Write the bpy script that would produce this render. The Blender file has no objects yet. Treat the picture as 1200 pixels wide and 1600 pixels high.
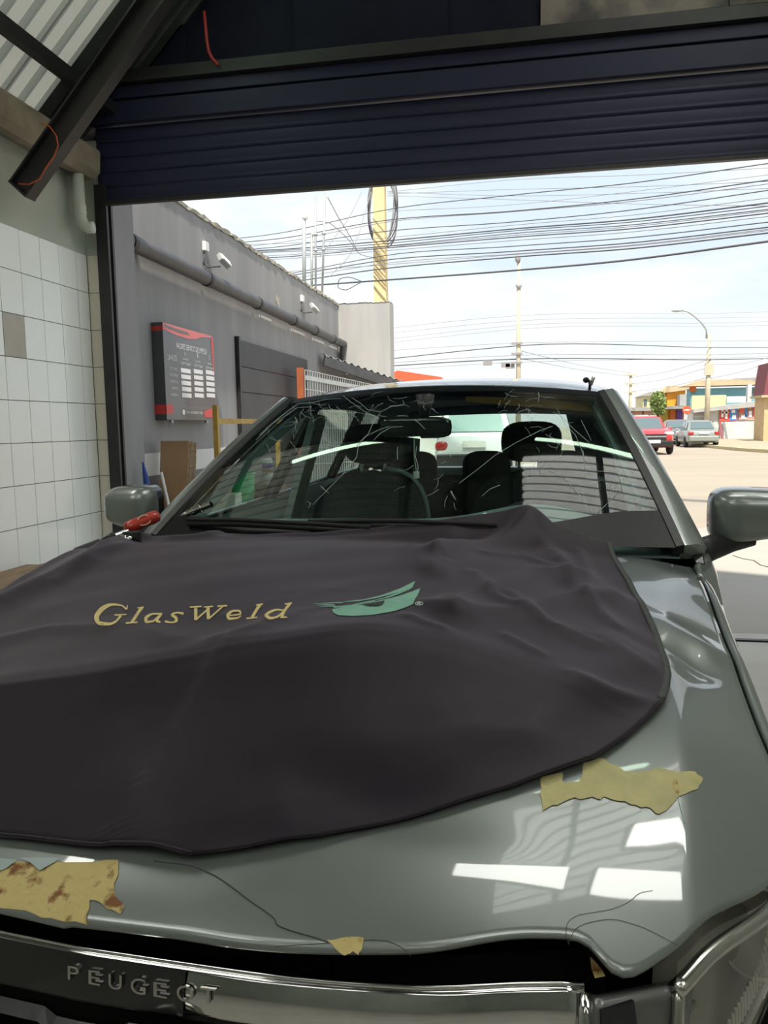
import bpy, bmesh, math, random
import numpy as np
from mathutils import Vector, Matrix

random.seed(7)
SC = bpy.context.scene
COL = SC.collection
PI = math.pi

# ------------------------------------------------------------------ camera
FPX = 1200.0
CAM_H, CAM_YAW, CAM_PITCH, CAM_ROLL = 1.4, math.radians(10.2), math.radians(6.4), math.radians(0.9)
_fw = np.array([-math.sin(CAM_YAW)*math.cos(CAM_PITCH), math.cos(CAM_YAW)*math.cos(CAM_PITCH), -math.sin(CAM_PITCH)])
_rt0 = np.array([math.cos(CAM_YAW), math.sin(CAM_YAW), 0.0])
_up0 = np.cross(_rt0, _fw)
_rt = _rt0*math.cos(CAM_ROLL) - _up0*math.sin(CAM_ROLL)
_up = _up0*math.cos(CAM_ROLL) + _rt0*math.sin(CAM_ROLL)
_eye = np.array([0.0, 0.0, CAM_H])
cd = bpy.data.cameras.new('camera'); cam = bpy.data.objects.new('camera', cd); COL.objects.link(cam)
cd.sensor_fit = 'VERTICAL'; cd.sensor_height = 36.0; cd.lens = 36.0*FPX/1600.0
cd.clip_start = 0.05; cd.clip_end = 500
_m = Matrix(((_rt[0], _up[0], -_fw[0], 0), (_rt[1], _up[1], -_fw[1], 0), (_rt[2], _up[2], -_fw[2], CAM_H), (0, 0, 0, 1)))
cam.matrix_world = _m
SC.camera = cam

# ------------------------------------------------------------------ world, sun, exposure
SC.view_settings.view_transform = 'Standard'
SC.view_settings.look = 'None'
SC.view_settings.gamma = 1.0
SC.view_settings.use_curve_mapping = False
SC.view_settings.exposure = 0.74

w = bpy.data.worlds.new('world'); SC.world = w; w.use_nodes = True
nt = w.node_tree; nt.nodes.clear()
wo = nt.nodes.new('ShaderNodeOutputWorld'); bg = nt.nodes.new('ShaderNodeBackground')
tc = nt.nodes.new('ShaderNodeTexCoord'); sx = nt.nodes.new('ShaderNodeSeparateXYZ')
nt.links.new(tc.outputs['Generated'], sx.inputs[0])
cr = nt.nodes.new('ShaderNodeValToRGB')
els = cr.color_ramp.elements
els[0].position = 0.0; els[0].color = (0.62, 0.62, 0.60, 1)
els[1].position = 1.0; els[1].color = (0.55, 0.66, 0.80, 1)
for p_, c_ in ((0.03, (0.80, 0.81, 0.81, 1)), (0.10, (0.70, 0.765, 0.80, 1)), (0.20, (0.60, 0.70, 0.785, 1)), (0.45, (0.57, 0.68, 0.79, 1))):
    e_ = els.new(p_); e_.color = c_
nt.links.new(sx.outputs['Z'], cr.inputs[0])
mp = nt.nodes.new('ShaderNodeMapping'); mp.inputs['Scale'].default_value = (1.6, 1.6, 6.0)
nt.links.new(tc.outputs['Generated'], mp.inputs[0])
nz = nt.nodes.new('ShaderNodeTexNoise'); nz.inputs['Scale'].default_value = 1.7; nz.inputs['Detail'].default_value = 5; nz.inputs['Roughness'].default_value = 0.55
nt.links.new(mp.outputs[0], nz.inputs['Vector'])
cr2 = nt.nodes.new('ShaderNodeValToRGB'); cr2.color_ramp.elements[0].position = 0.42; cr2.color_ramp.elements[1].position = 0.62
nt.links.new(nz.outputs['Fac'], cr2.inputs[0])
mx = nt.nodes.new('ShaderNodeMix'); mx.data_type = 'RGBA'
nt.links.new(cr2.outputs[0], mx.inputs[0]); nt.links.new(cr.outputs[0], mx.inputs[6]); mx.inputs[7].default_value = (0.84, 0.845, 0.85, 1)
nt.links.new(mx.outputs[2], bg.inputs['Color']); bg.inputs['Strength'].default_value = 0.80
nt.links.new(bg.outputs[0], wo.inputs['Surface'])

sd = bpy.data.lights.new('sun', 'SUN'); sd.energy = 4.6; sd.angle = math.radians(2.5); sd.color = (1.0, 0.93, 0.82)
sun = bpy.data.objects.new('sun', sd); COL.objects.link(sun)
SUN_TO = Vector((0.12, -0.48, 0.87)).normalized()
sun.rotation_euler = SUN_TO.to_track_quat('Z', 'Y').to_euler()

# ------------------------------------------------------------------ helpers
def ray(px, py):
    return _fw + _rt*((px-600)/FPX) + _up*((800-py)/FPX)
def at(px, py, axis, val):
    """point of the place seen at a pixel of the photograph on the plane axis = val (metres)"""
    d = ray(px, py); t = (val-_eye[axis])/d[axis]
    return _eye + t*d
def atX(px, py, X): return at(px, py, 0, X)
def atY(px, py, Y): return at(px, py, 1, Y)
def atZ(px, py, Z): return at(px, py, 2, Z)
def lerp(a, b, t): return a+(b-a)*t
def sstep(x, a, b):
    t = min(1.0, max(0.0, (x-a)/(b-a))); return t*t*(3-2*t)
def curve1(x, xs, ys):
    """smooth monotone-ish interpolation through the points (Catmull-Rom)"""
    if x <= xs[0]: return ys[0] + (ys[1]-ys[0])/(xs[1]-xs[0])*(x-xs[0])
    n = len(xs)
    if x >= xs[-1]: return ys[-1] + (ys[-1]-ys[-2])/(xs[-1]-xs[-2])*(x-xs[-1])
    i = 0
    while x > xs[i+1]: i += 1
    h = xs[i+1]-xs[i]; t = (x-xs[i])/h
    def sl(k):
        if k == 0: return (ys[1]-ys[0])/(xs[1]-xs[0])
        if k == n-1: return (ys[-1]-ys[-2])/(xs[-1]-xs[-2])
        a = (ys[k]-ys[k-1])/(xs[k]-xs[k-1]); b = (ys[k+1]-ys[k])/(xs[k+1]-xs[k])
        if a*b <= 0: return 0.0
        return 2*a*b/(a+b)
    m0, m1 = sl(i)*h, sl(i+1)*h
    return (2*t**3-3*t*t+1)*ys[i] + (t**3-2*t*t+t)*m0 + (-2*t**3+3*t*t)*ys[i+1] + (t**3-t*t)*m1

class MB:
    def __init__(s): s.v = []; s.f = []
    def add(s, vs, fs):
        o = len(s.v); s.v += [tuple(map(float, p)) for p in vs]; s.f += [tuple(i+o for i in f) for f in fs]; return s
    def box(s, x0, x1, y0, y1, z0, z1):
        return s.add([(x0,y0,z0),(x1,y0,z0),(x1,y1,z0),(x0,y1,z0),(x0,y0,z1),(x1,y0,z1),(x1,y1,z1),(x0,y1,z1)],
                     [(0,3,2,1),(4,5,6,7),(0,1,5,4),(1,2,6,5),(2,3,7,6),(3,0,4,7)])
    def beam(s, p0, p1, w, h, upv=(0,0,1)):
        """box section along p0-p1, w across, h along upv"""
        p0, p1, upv = np.array(p0, float), np.array(p1, float), np.array(upv, float)
        d = (p1-p0)/np.linalg.norm(p1-p0); r = np.cross(d, upv); r /= np.linalg.norm(r); u = np.cross(r, d)
        vs = []
        for p in (p0, p1):
            for a, b in ((-1,-1),(1,-1),(1,1),(-1,1)): vs.append(p + r*a*w/2 + u*b*h/2)
        return s.add(vs, [(3,2,1,0),(4,5,6,7),(0,1,5,4),(1,2,6,5),(2,3,7,6),(3,0,4,7)])
    def tube(s, pts, r, n=8, caps=True):
        pts = [np.array(p, float) for p in pts]; m = len(pts)
        rs = r if isinstance(r, (list, tuple)) else [r]*m
        vs = []; prev = None
        for i, p in enumerate(pts):
            d = pts[min(i+1, m-1)]-pts[max(i-1, 0)]; d /= (np.linalg.norm(d)+1e-12)
            if prev is None:
                a = np.array((0,0,1.0)) if abs(d[2]) < .9 else np.array((1.0,0,0))
            else: a = prev
            x = np.cross(d, a); x = x/(np.linalg.norm(x)+1e-12); y = np.cross(x, d); prev = y
            for k in range(n):
                t = 2*PI*k/n; vs.append(p + rs[i]*(math.cos(t)*x+math.sin(t)*y))
        fs = [(i*n+k, i*n+(k+1)%n, (i+1)*n+(k+1)%n, (i+1)*n+k) for i in range(m-1) for k in range(n)]
        if caps: fs += [tuple(range(n))[::-1], tuple(range((m-1)*n, m*n))]
        return s.add(vs, fs)
    def lathe(s, c, prof, axis=(0,0,1), n=24, caps=True):
        """prof: list of (radius, distance along axis)"""
        ax = np.array(axis, float); ax /= np.linalg.norm(ax)
        a = np.array((0,0,1.0)) if abs(ax[2]) < .9 else np.array((1.0,0,0))
        x = np.cross(ax, a); x /= np.linalg.norm(x); y = np.cross(ax, x); c = np.array(c, float)
        vs = [c+ax*h+r*(math.cos(2*PI*k/n)*x+math.sin(2*PI*k/n)*y) for r, h in prof for k in range(n)]
        m = len(prof)
        fs = [(i*n+k, i*n+(k+1)%n, (i+1)*n+(k+1)%n, (i+1)*n+k) for i in range(m-1) for k in range(n)]
        if caps: fs += [tuple(range(n))[::-1], tuple(range((m-1)*n, m*n))]
        return s.add(vs, fs)
    def grid(s, fn, nu, nv):
        vs = [fn(i/nu, j/nv) for j in range(nv+1) for i in range(nu+1)]
        fs = [(j*(nu+1)+i, j*(nu+1)+i+1, (j+1)*(nu+1)+i+1, (j+1)*(nu+1)+i) for j in range(nv) for i in range(nu)]
        return s.add(vs, fs)
    def strip(s, a, b, flip=False):
        """quads between two polylines of equal length"""
        n = len(a); fs = [(i, i+1, n+i+1, n+i) for i in range(n-1)]
        if flip: fs = [f[::-1] for f in fs]
        return s.add(list(a)+list(b), fs)
    def prism(s, poly, fn0, fn1):
        """poly of 2d points, mapped by fn0 / fn1 to the two faces"""
        n = len(poly)
        return s.add([fn0(*p) for p in poly]+[fn1(*p) for p in poly],
                     [tuple(range(n))[::-1], tuple(range(n, 2*n))]+[(i, (i+1) % n, n+(i+1) % n, n+i) for i in range(n)])
    def ell(s, c, r, nu=16, nv=10, p=1.0):
        """ellipsoid, p<1 squares it off"""
        def f(x): return math.copysign(abs(x)**p, x)
        vs = []; 
        for j in range(nv+1):
            t = PI*j/nv
            for i in range(nu):
                q = 2*PI*i/nu
                vs.append((c[0]+r[0]*f(math.sin(t))*f(math.cos(q)), c[1]+r[1]*f(math.sin(t))*f(math.sin(q)), c[2]+r[2]*f(math.cos(t))))
        fs = [(j*nu+i, (j+1)*nu+i, (j+1)*nu+(i+1) % nu, j*nu+(i+1) % nu) for j in range(nv) for i in range(nu)]
        return s.add(vs, fs)

def mesh_of(mb, name, smooth=False, T=None):
    me = bpy.data.meshes.new(name)
    vs = mb.v if T is None else [T(*p) for p in mb.v]
    me.from_pydata(vs, [], mb.f); me.validate()
    bm = bmesh.new(); bm.from_mesh(me)
    bmesh.ops.remove_doubles(bm, verts=bm.verts, dist=1e-6)
    bmesh.ops.recalc_face_normals(bm, faces=bm.faces)
    bm.to_mesh(me); bm.free()
    if smooth:
        me.polygons.foreach_set('use_smooth', [True]*len(me.polygons))
        if smooth is not True:
            try: me.set_sharp_from_angle(angle=math.radians(smooth))
            except Exception: pass
    me.update(); return me

def build(name, mb, m, parent=None, smooth=False, T=None, solid=0, offset=-1.0, bevel=0, kind=None, label=None):
    me = mb if isinstance(mb, bpy.types.Mesh) else mesh_of(mb, name, smooth, T)
    if m is not None and len(me.materials) == 0: me.materials.append(m)
    o = bpy.data.objects.new(name, me); COL.objects.link(o)
    if parent is not None: attach(o, parent)
    if solid:
        md = o.modifiers.new('solid', 'SOLIDIFY'); md.thickness = solid; md.offset = offset
    if bevel:
        md = o.modifiers.new('bevel', 'BEVEL'); md.width = bevel; md.segments = 2; md.limit_method = 'ANGLE'
    if kind: o['kind'] = kind
    if label: o['label'] = label
    return o
def attach(o, parent):
    o.parent = parent
    if parent.parent is None: o.matrix_parent_inverse = parent.matrix_basis.inverted()
def thing(name, label, cat, loc=(0,0,0), group=None):
    o = bpy.data.objects.new(name, None); COL.objects.link(o); o.empty_display_size = 0.1
    o.location = tuple(map(float, loc)); o['label'] = label; o['category'] = cat
    if group: o['group'] = group
    o.matrix_basis = Matrix.Translation(Vector(tuple(map(float, loc))))
    return o
def tag(o, label, cat, group=None, kind=None):
    o['label'] = label; o['category'] = cat
    if group: o['group'] = group
    if kind: o['kind'] = kind
    return o
def struct(o, label, cat=None):
    o['kind'] = 'structure'; o['label'] = label; o['category'] = cat or o.name.split('_')[0]
    return o
def copy_thing(root, delta, label=None):
    """copy of a thing with its parts and sub-parts, moved by delta"""
    r = root.copy(); COL.objects.link(r)
    r.location = Vector(root.location)+Vector(delta)
    if label: r['label'] = label
    def rec(src, dst):
        for ch in list(src.children):
            c = ch.copy(); COL.objects.link(c); c.parent = dst; c.matrix_parent_inverse = ch.matrix_parent_inverse.copy(); rec(ch, c)
    rec(root, r)
    return r

# ------------------------------------------------------------------ materials (all procedural)
MATS = {}
def mat(name, col, rough=0.5, metal=0.0, col2=None, scale=6.0, detail=4, lo=0.35, hi=0.65, bump=0.0, bscale=40.0, coat=0.0, spec=0.5, stretch=None, trans=0.0, rough2=None):
    m = bpy.data.materials.new(name); m.use_nodes = True; MATS[name] = m
    t = m.node_tree; b = t.nodes['Principled BSDF']
    b.inputs['Base Color'].default_value = (*col, 1); b.inputs['Roughness'].default_value = rough; b.inputs['Metallic'].default_value = metal
    b.inputs['Specular IOR Level'].default_value = spec
    if coat: b.inputs['Coat Weight'].default_value = coat; b.inputs['Coat Roughness'].default_value = 0.03
    if col2 is not None or bump:
        tcn = t.nodes.new('ShaderNodeTexCoord'); mpn = t.nodes.new('ShaderNodeMapping')
        if stretch: mpn.inputs['Scale'].default_value = stretch
        t.links.new(tcn.outputs['Object'], mpn.inputs[0])
    if col2 is not None:
        n = t.nodes.new('ShaderNodeTexNoise'); n.inputs['Scale'].default_value = scale; n.inputs['Detail'].default_value = detail; n.inputs['Roughness'].default_value = 0.6
        t.links.new(mpn.outputs[0], n.inputs['Vector'])
        r = t.nodes.new('ShaderNodeValToRGB'); r.color_ramp.elements[0].position = lo; r.color_ramp.elements[1].position = hi
        r.color_ramp.elements[0].color = (*col, 1); r.color_ramp.elements[1].color = (*col2, 1)
        t.links.new(n.outputs['Fac'], r.inputs[0]); t.links.new(r.outputs[0], b.inputs['Base Color'])
        if rough2 is not None:
            mr = t.nodes.new('ShaderNodeMapRange'); mr.inputs[1].default_value = lo; mr.inputs[2].default_value = hi
            mr.inputs[3].default_value = rough; mr.inputs[4].default_value = rough2
            t.links.new(n.outputs['Fac'], mr.inputs[0]); t.links.new(mr.outputs[0], b.inputs['Roughness'])
    if bump:
        n2 = t.nodes.new('ShaderNodeTexNoise'); n2.inputs['Scale'].default_value = bscale; n2.inputs['Detail'].default_value = 3
        t.links.new(mpn.outputs[0], n2.inputs['Vector'])
        bp = t.nodes.new('ShaderNodeBump'); bp.inputs['Strength'].default_value = bump; bp.inputs['Distance'].default_value = 0.01
        t.links.new(n2.outputs['Fac'], bp.inputs['Height']); t.links.new(bp.outputs[0], b.inputs['Normal'])
    if trans:
        tr = t.nodes.new('ShaderNodeBsdfTranslucent'); tr.inputs['Color'].default_value = (*col, 1)
        mxs = t.nodes.new('ShaderNodeMixShader'); mxs.inputs[0].default_value = trans
        t.links.new(b.outputs[0], mxs.inputs[1]); t.links.new(tr.outputs[0], mxs.inputs[2])
        t.links.new(mxs.outputs[0], t.nodes['Material Output'].inputs['Surface'])
    return m
def glass(name, tint, refl=1.0, ior=1.5):
    m = bpy.data.materials.new(name); m.use_nodes = True; MATS[name] = m
    t = m.node_tree; t.nodes.clear()
    o = t.nodes.new('ShaderNodeOutputMaterial'); a = t.nodes.new('ShaderNodeBsdfTransparent'); g = t.nodes.new('ShaderNodeBsdfGlossy')
    mx_ = t.nodes.new('ShaderNodeMixShader')
    lw = t.nodes.new('ShaderNodeLayerWeight'); lw.inputs['Blend'].default_value = 0.5
    pw = t.nodes.new('ShaderNodeMath'); pw.operation = 'POWER'; pw.inputs[1].default_value = 5.0; t.links.new(lw.outputs['Facing'], pw.inputs[0])
    r0 = ((ior-1)/(ior+1))**2
    f = t.nodes.new('ShaderNodeMath'); f.operation = 'MULTIPLY_ADD'; f.inputs[1].default_value = 1-r0; f.inputs[2].default_value = r0; t.links.new(pw.outputs[0], f.inputs[0])
    a.inputs[0].default_value = (*tint, 1); g.inputs['Roughness'].default_value = 0.01; g.inputs[0].default_value = (refl, refl, refl, 1)
    mu = t.nodes.new('ShaderNodeMath'); mu.operation = 'MULTIPLY'; mu.inputs[1].default_value = 1.9; mu.use_clamp = True
    t.links.new(f.outputs[0], mu.inputs[0]); t.links.new(mu.outputs[0], mx_.inputs[0])
    t.links.new(a.outputs[0], mx_.inputs[1]); t.links.new(g.outputs[0], mx_.inputs[2]); t.links.new(mx_.outputs[0], o.inputs[0])
    return m
def emit(name, col, s):
    m = bpy.data.materials.new(name); m.use_nodes = True; MATS[name] = m
    t = m.node_tree; t.nodes.clear(); o = t.nodes.new('ShaderNodeOutputMaterial'); e = t.nodes.new('ShaderNodeEmission')
    e.inputs[0].default_value = (*col, 1); e.inputs[1].default_value = s; t.links.new(e.outputs[0], o.inputs[0]); return m

mat('concrete', (0.55,0.52,0.47), .85, col2=(0.45,0.43,0.39), scale=1.5, bump=.2)
mat('street', (0.33,0.285,0.22), .9, col2=(0.285,0.25,0.20), scale=.35, detail=8, bump=.15, bscale=12, stretch=(.4,1.6,1))
mat('pavement', (0.38,0.32,0.22), .9, col2=(0.32,0.27,0.20), scale=1.2)
mat('apron', (0.38,0.35,0.305), .9, col2=(0.33,0.305,0.27), scale=.8, detail=8, bump=.15, bscale=14, stretch=(.5,1.4,1))
mat('green_plaster', (0.46,0.49,0.43), .8, col2=(0.39,0.42,0.37), scale=1.3, bump=.1)
mat('grout', (0.05,0.05,0.05), .9)
mat('white_tile', (0.86,0.88,0.86), .18, col2=(0.80,0.82,0.80), scale=1.2, coat=.3)
mat('cream_tile', (0.70,0.67,0.55), .25, col2=(0.64,0.60,0.49), scale=2, coat=.2)
mat('beige_tile', (0.42,0.39,0.33), .35, col2=(0.37,0.34,0.29), scale=6)
mat('black_steel', (0.012,0.012,0.014), .45, col2=(0.022,0.020,0.020), scale=5)
mat('dark_steel', (0.013,0.012,0.014), .5, col2=(0.022,0.019,0.019), scale=7)
mat('navy_slat', (0.017,0.018,0.046), .45, col2=(0.022,0.023,0.055), scale=3, stretch=(.3,1,3), spec=.3)
mat('navy_panel', (0.008,0.008,0.018), .7, col2=(0.012,0.012,0.024), scale=2, spec=.15)
mat('lit_rusty_panel', (0.21,0.17,0.14), .6, col2=(0.05,0.042,0.045), scale=2.5, lo=.4, hi=.6)
mat('roof_light', (0.42,0.43,0.38), .5, col2=(0.36,0.37,0.33), scale=2, trans=.3)
mat('roof_clear', (0.95,0.97,0.94), .5, trans=.97)
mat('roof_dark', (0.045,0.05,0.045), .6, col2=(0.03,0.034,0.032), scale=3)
mat('roof_zinc', (0.30,0.32,0.28), .55, col2=(0.24,0.26,0.23), scale=2.5)
mat('lamp_white', (0.6,0.6,0.58), .4)
mat('gutter_brown', (0.36,0.30,0.22), .7, col2=(0.21,0.17,0.13), scale=3.5, bump=.1)
mat('pvc_white', (0.58,0.60,0.54), .4, col2=(0.52,0.53,0.47), scale=5)
mat('red_wire', (0.36,0.03,0.02), .5)
mat('orange_wire', (0.45,0.07,0.015), .5)
mat('wood', (0.33,0.22,0.12), .7, col2=(0.20,0.13,0.075), scale=4, stretch=(6,1,6))
# ================================================================== THE GARAGE
XW, YS = -3.06, 5.2          # tiled wall face, shutter plane
XR = 2.6                     # opposite wall
RIDGE_X, EAVE_Z = -0.23, 3.39
def roof_z(x): return EAVE_Z + (x-XW) if x <= RIDGE_X else EAVE_Z + (RIDGE_X-XW) - (x-RIDGE_X)

struct(build('floor', MB().box(XW-.2, XR+.2, -7, 5.3, -.2, 0), MATS['concrete']), 'pale concrete garage floor under the damaged car')
struct(build('floor_threshold', MB().box(-2.9, 2.5, 5.085, 5.125, 0.0, .012), MATS['black_steel']), 'dark steel threshold rail set across the garage opening')

# --- tiled wall: plaster above, single tiles below
wl = build('wall_left', MB().box(XW-.22, XW-.012, -7, 5.3, 0, 3.42), MATS['green_plaster'])
struct(wl, 'white tiled garage wall with grey green plaster above')
build('tile_backing', MB().box(XW-.012, XW-.005, 2.2, 5.2, 0, 2.64), MATS['grout'], wl)
TW, TH, GAP = .207, .2622, .0045
tile_me = mesh_of(MB().box(-.005, 0, GAP/2, TW-GAP/2, GAP/2, TH-GAP/2), 'tile'); tile_me.materials.append(MATS['white_tile'])
tile_cut = mesh_of(MB().box(-.005, 0, GAP/2, .139-GAP/2, GAP/2, TH-GAP/2), 'tile'); tile_cut.materials.append(MATS['white_tile'])
tile_bg = mesh_of(MB().box(-.005, .001, GAP/2, TW-GAP/2, GAP/2, TH-GAP/2), 'tile'); tile_bg.materials.append(MATS['beige_tile'])
for r in range(10):
    z0 = 2.64-(r+1)*TH
    for c in range(-1, 12):
        me = tile_cut if c == -1 else (tile_bg if (r == 2 and c == 3) else tile_me)
        y0 = 5.051 if c == -1 else 5.051-(c+1)*TW
        o = build('tile', me, None, wl); o.location = (XW + random.uniform(-.0006, .0006), y0, z0)
        if me is tile_bg: o['label'] = 'single beige replacement tile'

# --- short return wall beside the shutter, with its own cut tiles
wr = build('wall_return', MB().box(XW-.012, -2.93, 5.205, 5.3, 0, 3.42), MATS['green_plaster'])
struct(wr, 'narrow cream tiled return wall beside the shutter guide')
build('tile_backing', MB().box(XW, -2.93, 5.199, 5.206, 0, 2.64), MATS['grout'], wr)
rt_me = mesh_of(MB().box(GAP/2, .125-GAP/2, -.005, 0, GAP/2, TH-GAP/2), 'tile'); rt_me.materials.append(MATS['cream_tile'])
for r in range(10):
    o = build('tile', rt_me, None, wr); o.location = (XW, 5.199, 2.64-(r+1)*TH)

struct(build('wall_right', MB().box(XR, XR+.2, -7, 5.3, 0, 3.42), MATS['green_plaster']), 'plastered garage wall opposite the tiled wall')

struct(build('wall_back', MB().box(XW-.2, XR+.2, -6.9, -6.7, 0, 6.3), MATS['green_plaster']), 'plain unseen wall added across the garage behind the viewer')  # unseen wall added to cut the light coming from behind

# --- shutter guide post, lintel, rolled shutter
gp = thing('shutter_guide', 'black steel shutter guide channel beside the cream tiles', 'guide rail', (-2.92, 5.15, 0))
build('channel_back', MB().box(-2.962, -2.945, 5.165, 5.24, 0, 3.11), MATS['black_steel'], gp)
build('channel_flange', MB().box(-2.945, -2.885, 5.165, 5.18, 0, 3.11), MATS['black_steel'], gp)
build('channel_flange', MB().box(-2.945, -2.868, 5.216, 5.24, 0, 3.11), MATS['dark_steel'], gp)
build('channel_lip', MB().box(-2.885, -2.875, 5.165, 5.19, 0, 3.11), MATS['dark_steel'], gp)
g2 = copy_thing(gp, (5.42, 0, 0), 'black steel shutter guide channel at the far end of the opening')

sh = thing('roller_shutter', 'dark navy roller shutter raised above the garage opening', 'roller shutter', (-.2, YS, 2.975))
prof = []
for k in range(13):
    t = k/12.0
    prof.append((-.009*math.sin(PI*t)**.5 - (.005 if k in (1, 2) else 0), t*.098))
slat = MB()
n_ = len(prof)
slat.add([(x, YS+p[0], p[1]) for x in (-2.94, 2.46) for p in prof] + [(x, YS+p[0]+.006, p[1]) for x in (-2.94, 2.46) for p in prof],
         [(i, i+1, n_+i+1, n_+i) for i in range(n_-1)] + [(2*n_+i, 3*n_+i, 3*n_+i+1, 2*n_+i+1) for i in range(n_-1)])
slat_me = mesh_of(slat, 'slat', 40); slat_me.materials.append(MATS['navy_slat'])
for k in range(5):
    o = build('slat', slat_me, None, sh); o.location = (0, 0, 2.995+k*.1)
build('bottom_bar', MB().box(-2.94, 2.46, YS-.03, YS+.01, 2.972, 2.998), MATS['dark_steel'], sh)
ln = thing('shutter_lintel', 'dark steel lintel beams over the roller shutter', 'beam', (-.2, YS-.05, 3.53))
build('lower_tube', MB().box(-3.05, 2.6, YS-.06, YS+.1, 3.50, 3.64), MATS['navy_slat'], ln, bevel=.006)
build('step_angle', MB().box(-3.05, 2.6, YS-.02, YS+.1, 3.645, 3.66), MATS['dark_steel'], ln)
build('upper_channel', MB().box(-3.05, 2.6, YS-.045, YS+.1, 3.66, 3.74), MATS['navy_slat'], ln, bevel=.005)
build('top_flange', MB().box(-3.05, 2.6, YS-.09, YS+.1, 3.745, 3.775), MATS['dark_steel'], ln)
build('top_rail', MB().box(-3.05, 2.6, YS-.055, YS+.1, 3.775, 3.845), MATS['dark_steel'], ln, bevel=.008)

# --- gable cladding above the lintel, sheet by sheet
gb = thing('gable_cladding', 'dark sheet metal cladding of the gable above the shutter', 'cladding', (-.2, 5.3, 3.85))
seams = [-3.06, -2.3, -1.486, -.50, .127, .468, 1.25, 2.6]
for i in range(len(seams)-1):
    a, b = seams[i]-.02, seams[i+1]+.02
    top = [(a, roof_z(a)-.02)] + ([(RIDGE_X, roof_z(RIDGE_X)-.02)] if a < RIDGE_X < b else []) + [(b, roof_z(b)-.02)]
    poly = [(a, 3.845)] + [(b, 3.845)] + top[::-1]
    yy = 5.262 + (.022 if i % 2 else 0)
    build('cladding_sheet', MB().prism(poly, lambda x, z, y=yy: (x, y, z), lambda x, z, y=yy: (x, y+.02, z)), MATS['lit_rusty_panel'] if seams[i] > .1 else MATS['navy_panel'], gb)  # brown on the right-hand sheets puts light into their colour, along with rust

# --- ribbed roof sheets
def roof_sheet(side, y0, y1, m, parent, s0=0.0, s1=1.0):
    mb = MB(); ys = []; y = y0
    pitch = .155
    n = max(1, round((y1-y0)/pitch)); p = (y1-y0)/n
    for k in range(n):
        b = y0+k*p
        ys += [(b, 0), (b+.62*p, 0), (b+.70*p, .032), (b+.92*p, .032)]
    ys.append((y1, 0))
    ea, ri = (XW-.16, RIDGE_X) if side < 0 else (XR+.16, RIDGE_X)
    def P(t, yy, h):
        x = lerp(ea, ri, t); z = roof_z(x) if side < 0 or x > RIDGE_X else roof_z(RIDGE_X)
        nx = -math.sqrt(.5) if side < 0 else math.sqrt(.5)
        return (x+nx*h, yy, z+math.sqrt(.5)*h)
    mb.strip([P(s0, a, h) for a, h in ys], [P(s1, a, h) for a, h in ys])
    return build('roof_sheet', mb, m, parent)
rf = bpy.data.objects.new('roof', None); COL.objects.link(rf); struct(rf, 'ribbed metal and translucent sheet roof of the garage', 'roof')
yb = [-6.6, -5.3, -4.0, -2.7, -1.4, -.1, .95, 1.9, 2.75, 3.55, 4.35, 4.67, 5.5]
def sx(x): return (x-(XW-.16))/(RIDGE_X-(XW-.16))
def sxr(x): return ((XR+.16)-x)/((XR+.16)-RIDGE_X)
for i in range(len(yb)-1):
    y0, y1 = yb[i], yb[i+1]+.012; ym = (y0+y1)/2
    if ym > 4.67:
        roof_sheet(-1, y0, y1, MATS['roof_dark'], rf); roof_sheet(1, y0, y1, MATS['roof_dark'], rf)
    elif ym > 1.8:
        roof_sheet(-1, y0, y1, MATS['roof_light'], rf, 0, sx(-2.25)); roof_sheet(-1, y0, y1, MATS['roof_zinc'], rf, sx(-2.25), 1)
        if ym > 2.7 and ym < 4.35:
            roof_sheet(1, y0, y1, MATS['roof_zinc'], rf, 0, sxr(2.05)); roof_sheet(1, y0, y1, MATS['roof_clear'], rf, sxr(2.05), sxr(.45)); roof_sheet(1, y0, y1, MATS['roof_zinc'], rf, sxr(.45), 1)
        else: roof_sheet(1, y0, y1, MATS['roof_zinc'], rf)
    elif i in (1, 4):  # clear sheets added out of view to let more daylight in
        for sd_, f in ((-1, sx(-2.6)), (1, sxr(2.1))):
            roof_sheet(sd_, y0, y1, MATS['roof_zinc'], rf, 0, f); roof_sheet(sd_, y0, y1, MATS['roof_clear'], rf, f, .85); roof_sheet(sd_, y0, y1, MATS['roof_zinc'], rf, .85, 1)
    else:
        roof_sheet(-1, y0, y1, MATS['roof_zinc'], rf); roof_sheet(1, y0, y1, MATS['roof_zinc'], rf)
for side, xs in ((-1, (-2.78, -2.0, -1.1, -.35)), (1, (.3, 1.27, 2.2))):
    for x in xs:
        build('purlin', MB().box(x-.03, x+.03, -6.5, 5.26, roof_z(x)-.115, roof_z(x)-.035), MATS['dark_steel'], rf)

build('ridge_cap', MB().box(RIDGE_X-.09, RIDGE_X+.09, -6.6, 5.5, roof_z(RIDGE_X)-.075, roof_z(RIDGE_X)-.06), MATS['roof_zinc'], rf)

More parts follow.
